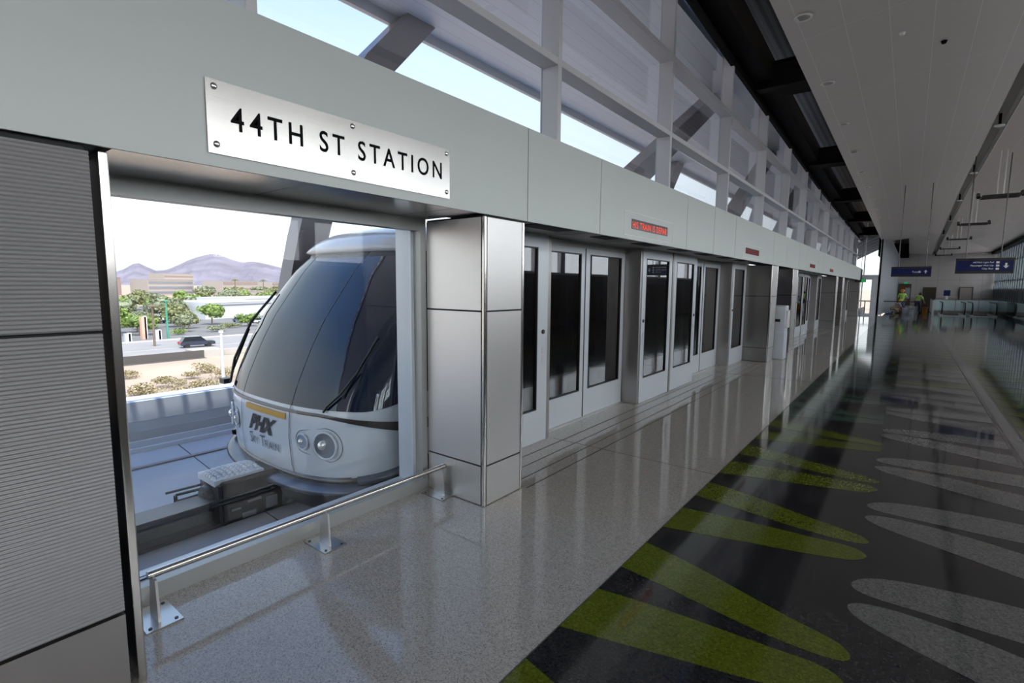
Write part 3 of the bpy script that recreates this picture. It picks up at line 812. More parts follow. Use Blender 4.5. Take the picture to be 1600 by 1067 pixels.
# ------------------------------------------------------------------ people and things at the far end
def skin_fig(name, pts, edges, rad, m_, parent, sub=1):
    me = bpy.data.meshes.new(name); o_ = org(parent)
    me.from_pydata([tuple(Vector(p)-o_) for p in pts], edges, [])
    ob = bpy.data.objects.new(name, me); COL.objects.link(ob); ob.parent = parent
    md = ob.modifiers.new('s', 'SKIN'); 
    for v, r_ in zip(me.skin_vertices[0].data, rad): v.radius = (r_, r_)
    me.skin_vertices[0].data[0].use_root = True
    ob.modifiers.new('u', 'SUBSURF').levels = sub; ob.modifiers['u'].render_levels = sub
    dg = bpy.context.evaluated_depsgraph_get(); dg.update()
    m2 = bpy.data.meshes.new_from_object(ob.evaluated_get(dg))
    ob.modifiers.clear(); ob.data = m2; m2.materials.clear(); m2.materials.append(m_)
    for p in m2.polygons: p.use_smooth = True
    return ob
def person(loc, label, J, shirt, trousers, hat=None, rz=0):
    """J: joints in local metres (dict)"""
    t = thing('person', label, 'person', loc)
    L = Vector(loc); Rz = Matrix.Rotation(rz, 3, 'Z')
    P = {k_: L+Rz @ Vector(v) for k_, v in J.items()}
    seq = ['pelvis', 'waist', 'chest', 'neck', 'head', 'top', 'shL', 'elL', 'wrL', 'haL', 'shR', 'elR', 'wrR', 'haR', 'hipL', 'knL', 'anL', 'toL', 'hipR', 'knR', 'anR', 'toR']
    rr = [.13, .12, .14, .055, .085, .07, .06, .042, .03, .035, .06, .042, .03, .035, .085, .06, .042, .035, .085, .06, .042, .035]
    ix = {k_: i for i, k_ in enumerate(seq)}
    E = [(a, b_) for a, b_ in (('pelvis','waist'),('waist','chest'),('chest','neck'),('neck','head'),('head','top'),('chest','shL'),('shL','elL'),('elL','wrL'),('wrL','haL'),
         ('chest','shR'),('shR','elR'),('elR','wrR'),('wrR','haR'),('pelvis','hipL'),('hipL','knL'),('knL','anL'),('anL','toL'),('pelvis','hipR'),('hipR','knR'),('knR','anR'),('anR','toR'))]
    skin_fig('body', [P[k_] for k_ in seq], [(ix[a], ix[b_]) for a, b_ in E], rr, M['skin'], t)
    for nm, ks, es, rs, m_ in (('shirt', ['waist','chest','shL','elL','shR','elR','pelvis'], [(0,1),(1,2),(2,3),(1,4),(4,5),(0,6)], [.155,.175,.085,.06,.085,.06,.155], shirt),
                               ('trousers', ['pelvis','hipL','knL','anL','hipR','knR','anR'], [(0,1),(1,2),(2,3),(0,4),(4,5),(5,6)], [.15,.105,.08,.065,.105,.08,.065], trousers)):
        skin_fig(nm, [P[k_] for k_ in ks], es, rs, m_, t)
    for s_ in 'LR':
        q = MB(); a, c = P['an'+s_], P['to'+s_]; q.tube([a, (a+c)/2-Vector((0,0,.02)), c], [.05, .055, .04], 10); q.build('shoe', M['black'], t)
        # hand: palm and five fingers
        h0, h1 = P['wr'+s_], P['ha'+s_]; dv = (h1-h0).normalized(); sd = dv.cross(Vector((0, 1, .2))).normalized()
        q = MB()
        for f_ in range(4):
            o2 = sd*(.028*(f_-1.5)/1.5); q.tube([h1+o2*.8, h1+o2+dv*.04, h1+o2+dv*(.075-.008*abs(f_-1.5))-Vector((0,0,.01))], [.011, .010, .008], 6)
        q.tube([h0+dv*.03+sd*.02, h0+dv*.06+sd*.06, h0+dv*.09+sd*.065], [.013, .011, .009], 6)
        q.build('fingers', M['skin'], t)
    hd = P['head']; tp = P['top']; fw = Rz @ Vector((0, 1, 0))
    q = MB()
    q.tube([hd+fw*.085, hd+fw*.12-Vector((0,0,.03))], [.012, .018], 8)
    q.build('nose', M['skin'], t)
    q = MB(); q.ball(hd+fw*.088-Vector((0, 0, .045)), (.03, .012, .008), 8, 6); q.build('mouth', M['redbrown'], t)
    for s_ in (-1, 1):
        q = MB(); q.ball(hd+Rz @ Vector((s_*.10, 0, 0)), (.015, .025, .035), 8, 6); q.build('ear', M['skin'], t)
    for s_ in (-1, 1):
        q = MB(); q.ball(hd+fw*.085+Rz @ Vector((s_*.035, 0, .02)), .011, 8, 6); q.build('eye', M['black'], t)
    if hat:
        q = MB(); c = (hd+tp)/2+Vector((0, 0, .05)); q.ball(c, (.125, .145, .10), 16, 10); q.disc(c+Vector((0, .03, -.03)), .155, 'z', .012, 20); q.build('hard_hat', hat, t)
    else:
        q = MB(); c = (hd+tp)/2+Vector((0, 0, .02))-fw*.02; q.ball(c, (.10, .115, .11), 14, 8); q.build('hair', M['hair'], t)
    return t
def stand(h=1.78, armL=0, bend=0):
    s = h/1.78
    J = dict(pelvis=(0,0,.95), waist=(0,.0+bend*.1,1.12), chest=(0,bend*.25,1.34-bend*.08), neck=(0,bend*.36,1.50-bend*.15), head=(0,bend*.44,1.62-bend*.2), top=(0,bend*.47,1.70-bend*.22),
             shL=(-.19,bend*.28,1.42-bend*.12), elL=(-.27,.05+bend*.3,1.15-bend*.08), wrL=(-.22,.22+bend*.3,1.02-bend*.08), haL=(-.19,.29+bend*.3,1.0-bend*.08),
             shR=(.19,bend*.28,1.42-bend*.12), elR=(.28,.0+bend*.3,1.15-bend*.08), wrR=(.30,.12+bend*.3,.95-bend*.08), haR=(.30,.17+bend*.3,.88-bend*.08),
             hipL=(-.10,0,.88), knL=(-.13,.03,.50), anL=(-.15,0,.09), toL=(-.17,.16,.05), hipR=(.10,0,.88), knR=(.13,.04,.50), anR=(.15,0,.09), toR=(.18,.16,.05))
    return {k_: tuple(c*s for c in v) for k_, v in J.items()}
person((2.18, 49.0, 0), 'person in lime shirt and orange hard hat standing with back turned', stand(1.74), M['lime'], M['denim'], M['orange'], rz=.2)
person((3.12, 49.0, 0), 'bareheaded person in lime shirt and navy jeans stooping beside white buckets', stand(1.66, bend=.7), M['lime'], M['jeans'], None, rz=-.5)
kn = dict(pelvis=(0,0,.34), waist=(0,.10,.50), chest=(0,.26,.66), neck=(0,.36,.76), head=(0,.42,.86), top=(0,.44,.93), shL=(-.18,.28,.70), elL=(-.25,.42,.46), wrL=(-.18,.55,.24), haL=(-.16,.60,.17),
          shR=(.18,.28,.70), elR=(.25,.42,.46), wrR=(.18,.55,.24), haR=(.16,.60,.17), hipL=(-.12,0,.32), knL=(-.18,.38,.30), anL=(-.18,.30,.08), toL=(-.18,.46,.05), hipR=(.12,0,.32), knR=(.18,.30,.08), anR=(.18,-.08,.10), toR=(.18,-.22,.05))
person((1.72, 47.5, 0), 'person in grey shirt and yellow hard hat crouching on the floor by the side wall', kn, M['greycloth'], M['khaki'], M['ywhat'], rz=-1.2)
def bucket(x, yy, h_, r_, m_, label, grp='white buckets around the workers'):
    t = thing('bucket', label, 'bucket', (x, yy, 0), grp)
    q = MB(); q.tube([(x, yy, 0), (x, yy, h_)], [r_*.85, r_], 18); q.build('body', m_, t)
    q = MB(); q.tube([(x, yy, h_-.03), (x, yy, h_+.02)], r_*1.06, 18); q.build('lid', m_, t)
    q = MB(); pts = [(x+r_*1.05*math.cos(a), yy, h_+.02+r_*.5*math.sin(a)) for a in [PI*j/8 for j in range(9)]]; q.tube(pts, .006, 6); q.build('handle', M['darksteel'], t)
bucket(2.62, 48.2, .52, .20, M['bucket'], 'white bucket just left of the stooping person')
bucket(2.98, 48.0, .50, .15, M['bucket'], 'narrower white bucket at the feet of the stooping person')
bucket(2.45, 47.0, .40, .20, M['kiosk'], 'pale grey bucket nearest the white column edge, front of the group')
bucket(2.80, 46.6, .28, .17, M['ropewhite'], 'low pale bucket in front of the other buckets')
bucket(3.60, 49.2, .42, .17, M['orange'], 'orange bucket right of the stooping person', 'orange bucket')
q = MB(); q.ball((1.98, 48.45, .19), (.20, .20, .19), 14, 8, .12); tag(q.build('tool_bag', M['redbrown']), 'dark red brown bag slumped beside the crouching person', 'bag')
q = MB(); q.ball((1.50, 45.6, .07), (.26, .2, .07), 12, 6, .1); tag(q.build('cloth_pile', M['carblue']), 'small blue cloth on the floor by the glazed end door', 'cloth')

# ------------------------------------------------------------------ outside: canopy, struts
q = MB(); q.box(-4.55, -.62, -30, 60, 6.26, 6.45)
q.build('ceiling_canopy', M['soffit'], kind='structure')
q = MB(); q.tube([(-4.61, -30, 6.22), (-4.61, 60, 6.22)], .045, 12); q.box(-4.55, -4.50, -30, 60, 6.10, 6.26); q.build('trim_97', M['mullion'], kind='structure')
q = MB()
for i in range(64): q.box(-4.78, -4.55, -6+i*.33, -5.93+i*.33, 6.24, 6.38)
q.build('trim_98', M['mullion'], kind='structure')
q = MB(); q.box(-4.82, -4.78, -30, 60, 6.24, 6.38); q.build('trim_99', M['mullion'], kind='structure')
def curved_strut(pts, w, label, xa=-4.56, xb=-4.25):
    q = MB(); secs = []
    P = [Vector((0, a, b_)) for a, b_ in pts]
    for i, p in enumerate(P):
        d = (P[min(i+1, len(P)-1)]-P[max(i-1, 0)]).normalized(); n = Vector((0, d.z, -d.y))*w/2
        if i in (0, len(P)-1): n = Vector((0, w/2/max(.5, abs(d.z)), 0))
        secs.append([(xa, p.y-n.y, p.z-n.z), (xb, p.y-n.y, p.z-n.z), (xb, p.y+n.y, p.z+n.z), (xa, p.y+n.y, p.z+n.z)])
    q.sweep(None, secs)
    return tag(q.build('leaning_strut', M['strut']), label, 'column', 'leaning canopy columns')
base = [(3.55, -.52), (3.78, 1.0), (4.10, 2.4), (4.38, 3.4), (4.80, 4.4), (5.30, 5.2), (6.25, 6.255)]
curved_strut(base, .46, 'broad curved leaning canopy column rising behind the train nose')
for k, s_ in ((1, 'second'), (2, 'third'), (3, 'fourth')):
    curved_strut([(a+12.4*k, b_) for a, b_ in base], .46, 'broad curved leaning canopy column, %s beyond the train nose' % s_)
def brace(y0, z0, y1, z1, label):
    q = MB(); P0, P1 = Vector((0, y0, z0)), Vector((0, y1, z1)); d = (P1-P0).normalized(); n = Vector((0, .19/abs(d.z), 0))
    secs = [[(-1.55, p.y-n.y, p.z-n.z), (-1.25, p.y-n.y, p.z-n.z), (-1.25, p.y+n.y, p.z+n.z), (-1.55, p.y+n.y, p.z+n.z)] for p in (P0, P1)]
    q.sweep(None, secs); tag(q.build('diagonal_brace', M['strut']), label, 'brace', 'diagonal braces outside the upper windows')
nmb = ('nearest', 'second nearest', 'middle', 'second farthest', 'farthest')
for k in range(5): brace(7.30+6.2*k, 2.955, 12.9+6.2*k, 6.255, 'brown diagonal brace outside the upper windows, %s of the row' % nmb[k])
# curved white ribs of the entrance canopy beyond the end door
q = MB()
for k in range(7):
    y0 = 45+k*2.2
    pts = [(-4+j*.9, y0, 3.1+.62*j**.9+.0*k) for j in range(9)]
    q.tube(pts, .13, 8)
o_ = q.build('entrance_canopy_ribs', M['ribwhite']); tag(o_, 'white curved roof ribs seen through the glazing over the end door', 'roof')
q = MB()
for k in range(1):
    vs = []
    for j in range(9):
        for yy in (44, 62): vs.append((-4+j*.9, yy, 3.28+.62*j**.9))
    q.add(vs, [(2*j, 2*j+1, 2*j+3, 2*j+2) for j in range(8)])
    vs2 = [(a, b_, c+.12) for a, b_, c in vs]; q.add(vs2, [(2*j, 2*j+2, 2*j+3, 2*j+1) for j in range(8)])
tag(q.build('entrance_canopy_roof', M['ribbrown']), 'brown curved roof above the white ribs beyond the end door', 'roof')
t = thing('guard_rail', 'dark outdoor railing seen through the glazed end door', 'railing', (.3, 46, 0))
q = MB(); q.box(-2, 3, 46, 46.05, .85, .92); q.build('top_bar', M['darksteel'], t)
for xx in (-1.2, -.6, 0.0, .36, 1.0): q = MB(); q.box(xx, xx+.06, 46, 46.05, -.2, .85); q.build('post', M['darksteel'], t)

# ------------------------------------------------------------------ guideway
q = MB(); q.box(-6.0, -.96, -40, 62, -1.1, -.52); q.build('guideway_slab', M['concrete'], kind='structure')
q = MB()
for i in range(40):
    yy = -8+i*1.6-.55
    q.add([(-5.55, yy, -.5185), (-2.80, yy-.25, -.5185), (-2.80, yy-.235, -.5185), (-5.55, yy+.015, -.5185)], [(0, 1, 2, 3)])
    q.add([(-2.45, yy-.28, -.5185), (-1.0, yy-.36, -.5185), (-1.0, yy-.345, -.5185), (-2.45, yy-.265, -.5185)], [(0, 1, 2, 3)])
q.build('guideway_joints', M['groove'], kind='structure')
q = MB(); q.box(-6.42, -6.0, -40, 62, -1.1, .06); q.box(-6.46, -6.0, -40, 62, .06, .10)
q.box(-6.0, -5.992, -40, 62, -.345, -.335); q.box(-6.0, -5.992, -40, 62, -.19, -.184)
q.build('wall_parapet', M['parapet'], kind='structure')
q = MB(); q.box(-.96, -.90, -40, 62, -1.1, -.02); q.build('wall_platform_edge', M['shade_conc'], kind='structure')
t = thing('power_rail', 'pair of pale power rails running along the foot of the parapet', 'rail', (-5.8, 2, -.52))
q = MB(); q.box(-5.90, -5.84, -40, 62, -.52, -.44); q.build('rail', M['alu_light'], t)
q = MB(); q.box(-5.60, -5.55, -40, 62, -.52, -.46); q.build('rail', M['alu_light'], t)
q = MB(); q.box(-4.88, -4.81, -40, 62, -.518, -.50); tag(q.build('drain_strip', M['doorgrey']), 'thin brown strip set along the guideway floor', 'strip')
t = thing('guide_beam', 'dark steel guide beam running under the middle of the train', 'beam', (-2.6, 2, -.52))
q = MB(); q.box(-2.74, -2.46, -40, 62, -.30, -.27); q.build('top_flange', M['beamsteel'], t)
q = MB(); q.box(-2.64, -2.56, -40, 62, -.50, -.30); q.build('web', M['beamsteel'], t)
q = MB(); q.box(-2.78, -2.42, -40, 62, -.52, -.49); q.build('bottom_flange', M['beamsteel'], t)

# ------------------------------------------------------------------ train
XC = -2.6; YB = 14.5
ZP = [(-.60, 2.60), (-.12, 2.53), (.0, 2.495), (.3, 2.475), (.56, 2.49), (.79, 2.57), (1.16, 2.74), (1.43, 2.89), (1.665, 3.06), (1.95, 3.27), (2.17, 3.48), (2.19, 3.42), (2.24, 3.45), (2.32, 3.52), (2.40, 3.66), (2.47, 3.88), (2.52, 4.15), (2.55, 4.55)]
def interp(tab, z):
    if z <= tab[0][0]: return tab[0][1]
    for (a, va), (b_, vb) in zip(tab[:-1], tab[1:]):
        if z <= b_: return va+(vb-va)*(z-a)/(b_-a)
    return tab[-1][1]
HW = [(-.6, 1.40), (-.1, 1.46), (.4, 1.48), (1.0, 1.48), (1.5, 1.435), (2.0, 1.33), (2.17, 1.28), (2.19, 1.30), (2.3, 1.20), (2.4, 1.02), (2.47, .82), (2.52, .55), (2.55, .25)]
def hwz(z): return interp(HW, z)
def plan(s, z, off=0.0):
    """s in [-1,1] nose (superellipse angle), beyond +-1 along the sides; returns x,y"""
    w = hwz(z)+off; y0 = interp(ZP, z)-off; L = .80; p = 2.5
    sg = 1 if s >= 0 else -1; a = min(abs(s), 1.0)
    th = a*PI/2
    cx_ = math.sin(th)**(2/p); sy = math.cos(th)**(2/p)
    x = w*cx_; yy = y0+(L+off)*(1-sy)
    if abs(s) > 1: yy = y0+L+off+(abs(s)-1)*(YB-(y0+L))
    return XC+sg*x, yy
def s_of_u(u, z):
    w = hwz(z); r_ = min(1, abs(u)/w); th = math.asin(min(1, r_**(2.5/2))); return (1 if u >= 0 else -1)*th/(PI/2)
def rise(s): return .17*min(1.0, abs(s))**2
def zeff(z, s): return z if z >= .25 else z+rise(s)*(.25-z)/.33
def shell(zs, ss, off=0.0, z_of=None):
    """grid mesh on the nose surface"""
    q = MB(); n = len(ss); vs = []
    for z in zs:
        for s in ss:
            z2 = zeff(z, s); x, yy = plan(s, z2, off); vs.append((x, yy, z2))
    fs = [(i*n+j, i*n+j+1, (i+1)*n+j+1, (i+1)*n+j) for i in range(len(zs)-1) for j in range(n-1)]
    q.add(vs, fs, True); return q
SS = [-2, -1.6, -1.3, -1.15, -1.06]+[-1+i*.04 for i in range(51)]+[1.06, 1.15, 1.3, 1.6, 2]
train = thing('train_car', 'white driverless train with dark wraparound windscreen stopped beyond the picture window', 'train', (XC, 6.5, -.52))
zz = [-.08, 0, .1, .2, .3, .4, .5, .6, .7, .8, .95, 1.1, 1.3, 1.5, 1.7, 1.9, 2.05, 2.17]
q = shell(zz, SS); q.build('body', M['train_white'], train)
zr = [2.165, 2.19, 2.24, 2.28, 2.32, 2.36, 2.40, 2.44, 2.47, 2.50, 2.52, 2.55]
q = shell(zr, SS, .012)
# close roof top and lip underside
q2 = shell([2.165], SS, .012); n = len(SS)
q.add([p for p in q.v[-n:]], [tuple(range(n))])
a = [plan(s, 2.165, .012) for s in SS]; b_ = [plan(s, 2.165, -.02) for s in SS]
q.add([(x, yy, 2.165) for x, yy in a]+[(x, yy, 2.168) for x, yy in b_], [(j, j+1, n+j+1, n+j) for j in range(n-1)])
q.build('roof_fairing', M['train_white'], train)
# windscreen: wraps from side to side, lower edge rises at the right hand side
def wind_low(s):
    return .615+(.0 if abs(s) < .62 else .14*min(1.5, (abs(s)-.62)/.4)**1.5)
def patch(fn_lo, fn_hi, ss, off, nz=14):
    q = MB(); vs = []; n = len(ss)
    for i in range(nz+1):
        for s in ss:
            z = fn_lo(s)+(fn_hi(s)-fn_lo(s))*i/nz; x, yy = plan(s, z, off); vs.append((x, yy, z))
    q.add(vs, [(i*n+j, i*n+j+1, (i+1)*n+j+1, (i+1)*n+j) for i in range(nz) for j in range(n-1)], True)
    return q
SW = [-1.10]+[-1+i*.04 for i in range(51)]+[1.03, 1.06, 1.10]
patch(wind_low, lambda s: 2.162, SW, .008, 24).build('windscreen', M['train_glass'], train, recalc=False)
def vseam(u, z0, z1, off=.011, w=.006, m_='seam', name='panel_seam', nz=24):
    q = MB(); vs = []
    for i in range(nz+1):
        z = z0+(z1-z0)*i/nz
        for du in (-w, w):
            x, yy = plan(s_of_u(u+du, z), z, off); vs.append((x, yy, z))
    q.add(vs, [(2*i, 2*i+1, 2*i+3, 2*i+2) for i in range(nz)]); q.build(name, M[m_], train, recalc=False)
vseam(.50, -.07, 2.16); vseam(-.50, -.07, 2.16)
def bandf(s): return .0
def band(lo, hi, u0, u1, m_, name, off=.009, n=40):
    ss = [s_of_u(u0, .5)+(s_of_u(u1, .5)-s_of_u(u0, .5))*i/n for i in range(n+1)]
    patch(lo, hi, ss, off, 3).build(name, M[m_], train, recalc=False)
band(lambda s: .548, lambda s: .578, -1.40, .60, 'train_grey', 'grey_stripe')
def blo(s): return .548-.17*max(0, min(1, (s-.35)/.65))**1.2
def bhi(s): return .578-.09*max(0, min(1, (s-.35)/.65))
ss = [s_of_u(.60, .5)+(1.0-s_of_u(.60, .5))*i/30 for i in range(31)]+[1.05, 1.1, 1.4, 2]
patch(blo, bhi, ss, .009, 3).build('brown_band', M['train_brown'], train, recalc=False)
band(lambda s: .466, lambda s: .526, -.38, .43, 'gold', 'gold_band')
# lettering on the nose
def nose(u, z, off=.012):
    x, yy = plan(s_of_u(u, z), z, off); return (x, yy, z)
q = MB(); vs, fs = text_verts('PHX', .95, .05, 3)
q.add([nose(-.25+.49*u+.10*(v-.5), .255+v*.175) for u, v in vs], fs)
q.build('lettering', M['decal'], train, recalc=False)
q = MB()
for s_, u0, u1, z0, z1 in (('S', -.30, -.235, .105, .225), ('KY', -.225, -.105, .105, .185), ('T', -.06, .03, .105, .225), ('RAIN', .04, .31, .105, .185)):
    vs, fs = text_verts(s_, 1.05, .0, 3)
    q = MB(); q.add([nose(u0+(u1-u0)*u, z0+(z1-z0)*v) for u, v in vs], fs)
    q.build('lettering', M['decal_grey'], train, recalc=False)
# headlights (both sides)
for sg in (1, -1):
    for (u, z, r_) in ((.69, .285, .070), (.96, .28, .120)):
        c = Vector(nose(sg*u, z, .0)); nrm = (Vector(nose(sg*(u+.02), z, 0))-Vector(nose(sg*(u-.02), z, 0))).normalized().cross(Vector((0, 0, 1)))*sg
        nrm = nrm.normalized();
        if nrm.y > 0: nrm = -nrm
        q = MB(); q.tube([c-nrm*.02, c+nrm*.012], [r_*1.02, r_*1.02], 24); hl = q.build('headlight', M['lens'], train)
        q = MB(); q.tube([c+nrm*.010, c+nrm*.018], [r_*1.14, r_*1.08], 28); 
        # ring only
        q = MB(); n = 28; ax = nrm; t1 = ax.cross(Vector((0,0,1))).normalized(); t2 = ax.cross(t1); vs = []
        for rr_, dd in ((1.0, .004), (1.02, .022), (1.14, .020), (1.16, .004)):
            for j in range(n): vs.append(c+ax*dd+(t1*math.cos(2*PI*j/n)+t2*math.sin(2*PI*j/n))*r_*rr_)
        q.add(vs, [(a*n+j, a*n+(j+1) % n, (a+1)*n+(j+1) % n, (a+1)*n+j) for a in range(3) for j in range(n)], True)
        q.build('rim', M['train_white'], hl)
        q = MB(); q.ball(c+nrm*.012+t1*r_*.25, (r_*.35, r_*.35, r_*.4), 14, 8); q.build('lamp', M['lens2'], hl)
    # outline of the lamp housing
    q = MB(); pts = []
    for j in range(33):
        a = 2*PI*j/32
        if math.cos(a) > 0: u, z = .96+.165*math.cos(a), .28+.165*math.sin(a)
        else: u, z = .69+.10*math.cos(a), .285+.11*math.sin(a)
        pts.append(nose(sg*u, z, .003))
    q.tube(pts, .0028, 6, cap=False); q.build('lamp_outline', M['seam'], train)
# wipers
q = MB(); q.tube([nose(.93, .60, .02), nose(.96, .66, .04), nose(1.06, .78, .05), nose(1.14, .98, .05)], .012, 8); q.tube([nose(1.08, .74, .03), nose(1.18, 1.30, .03)], .008, 6); q.build('wiper', M['rubber'], train)
q = MB(); q.tube([nose(-1.12, .62, .05), nose(-1.10, .90, .09), nose(-1.02, 1.35, .10), nose(-.99, 1.7, .05)], .016, 8)
q.tube([nose(-1.16, .70, .07), nose(-1.06, 1.25, .08)], .012, 6); q.box(-3.90, -3.78, 2.60, 2.68, .60, .66)
q.build('wiper', M['rubber'], train)
# bumper, valance and skirt
SF = [-1.3, -1.1]+[-1+i*.04 for i in range(51)]+[1.1, 1.3]
def ring(zs_offs, ss, m_, name):
    q = MB(); n = len(ss); vs = []
    for z, off in zs_offs:
        for s in ss: x, yy = plan(s, z, off); vs.append((x, yy, z+(rise(s) if z > -.3 else 0)))
    q.add(vs, [(i*n+j, i*n+j+1, (i+1)*n+j+1, (i+1)*n+j) for i in range(len(zs_offs)-1) for j in range(n-1)], True)
    return q.build(name, M[m_], train)
ring([(-.075, .0), (-.07, .012), (-.17, .012), (-.18, -.05)], SS, 'train_brown', 'valance')
S1 = [-1.15, -1.05]+[-1+i*.04 for i in range(51)]+[1.05, 1.15]
ring([(-.135, .0), (-.14, .06), (-.155, .13), (-.185, .15), (-.215, .13), (-.235, .06), (-.24, .0)], S1, 'train_bumper', 'bumper')
for sg in (1, -1):
    ring([(-.07, .0), (-.055, .05), (-.07, .10), (-.12, .11), (-.135, .05), (-.14, .0)], [sg*(.58+i*.02) for i in range(20)], 'train_bumper', 'corner_step')
ring([(-.20, .02), (-.25, .03), (-.40, .0), (-.46, -.05)], SS, 'train_skirt', 'skirt')
q = MB(); q.box(-3.85, -1.35, 3.3, 14, -.46, -.1); q.build('underframe', M['darksteel'], train)
# side windows / doors of the train facing the platform
X1 = XC+1.48
for (a, c) in ((5.05, 6.95), (9.95, 11.95)):
    for y0, y1 in ((a, (a+c)/2-.02), ((a+c)/2+.02, c)):
        q = MB(); q.box(X1-.01, X1+.015, y0, y1, .02, 2.05); sd = q.build('side_door', M['train_white'], train)
        q = MB(); q.box(X1+.015, X1+.020, y0+.14, y1-.14, .75, 1.9); q.build('door_window', M['train_glass'], sd)
for (a, c) in ((3.9, 4.9), (7.2, 9.7), (12.2, 14.2)):
    q = MB(); q.box(X1-.01, X1+.012, a, c, .75, 1.85); q.build('side_window', M['train_glass'], train)
q = MB(); q.box(-3.95, -1.25, YB-.03, YB, -.08, 2.3); q.build('rear_wall', M['train_white'], train)
# coupler
cp = MB(); cp.bbox(-2.84, -2.42, 1.97, 2.62, -.60, -.10, .03); cpl = cp.build('coupler', M['rust'], train)
q = MB()
for i in range(8):
    for j in range(9):
        x0 = -2.85+i*.0475; y0 = 1.93+j*.052; z = -.095+.035*math.sin(PI*(i+.5)/8)+.012*math.sin(PI*(j+.5)/9)
        q.ball((x0+.024, y0+.026, z-.01), (.026, .030, .030), 8, 6)
q.box(-2.85, -2.46, 1.93, 2.40, -.13, -.075); q.build('quilted_cover', M['quilt'], cpl)
q = MB(); q.tube([(-2.66, 1.90, -.30), (-2.66, 1.98, -.30)], [.13, .16], 24); q.tube([(-2.66, 1.885, -.30), (-2.66, 1.91, -.30)], .075, 20)
q.box(-2.84, -2.42, 1.945, 1.975, -.58, -.12); q.build('coupling_head', M['darksteel'], cpl)
q = MB(); q.tube([(-2.80, 1.96, -.19), (-2.90, 1.66, -.22)], .012, 8); q.build('guide_pin', M['rubber'], cpl)
q = MB(); q.tube([(-2.82, 1.97, -.30), (-2.86, 1.72, -.32)], .020, 8); q.tube([(-2.86, 1.73, -.32), (-2.86, 1.73, -.25)], .018, 8); q.tube([(-2.86, 1.73, -.25), (-2.82, 1.95, -.24)], .014, 8); q.build('hook', M['rubber'], cpl)
q = MB(); q.tube([(-2.41, 1.86, -.26), (-2.41, 2.65, -.26)], .014, 8); q.tube([(-2.405, 1.88, -.30), (-2.405, 2.66, -.30)], .010, 8); q.build('air_hose', M['rubber'], cpl)
for dx, dz in ((-2.66, -.53), (-2.48, -.55)):
    q = MB(); q.box(dx, dx+.05, 1.915, 1.93, dz-.03, dz+.06); q.build('yellow_marker', M['yellow'], cpl)

q = MB()
for (y0, z0, y1, z1) in ((2.05, -.40, 2.14, -.38), (2.2, -.36, 2.34, -.34), (2.38, -.48, 2.50, -.36), (2.15, -.5, 2.28, -.45), (2.44, -.31, 2.47, -.28)):
    q.box(-2.425, -2.405, y0, y1, min(z0, z1), max(z0, z1))
q.build('bracket', M['railsteel'], cpl)
q = MB(); q.box(-2.43, -2.412, 1.98, 2.0, -.56, -.12); q.box(-2.43, -2.412, 2.56, 2.6, -.56, -.12); q.build('edge_rib', M['darksteel'], cpl)

# ------------------------------------------------------------------ landscape
GZ = -8.0
q = MB(); q.box(-3000, 3000, -3000, 3000, GZ-1, GZ); q.build('ground', M['sand'], kind='structure')
q = MB(); q.box(-96, -71, -300, 400, GZ, GZ+.03); q.build('ground_road', M['asphalt'], kind='structure')
q = MB(); q.box(-71.6, -71, -300, 26.5, GZ, GZ+.8); q.box(-71.6, -71, 30, 400, GZ, GZ+.8); q.box(-74, -70.6, 26.5, 30, GZ, GZ+.9)
tag(q.build('road_barrier', M['kerb']), 'long pale concrete barrier along the near side of the road', 'barrier')
q = MB(); q.box(-70.5, -69.6, 5, 27.5, GZ, GZ+.02); q.box(-70.58, -70.5, 5, 27.5, GZ, GZ+1.0); tag(q.build('underpass_shade', M['shade_conc']), 'strip coloured dark as underpass shade below the pale road barrier', 'underpass')  # thin dark boxes drawn where the underpass would lie in shade
q = MB(); q.box(-240, -98, -40, 260, GZ, GZ+.04); q.build('ground_lot', M['lot'], kind='structure')
q = MB(); q.box(-98, -96, -300, 400, GZ, GZ+.12); q.box(-84, -83.6, -300, 400, GZ, GZ+.05); q.build('ground_kerb', M['kerb'], kind='structure')
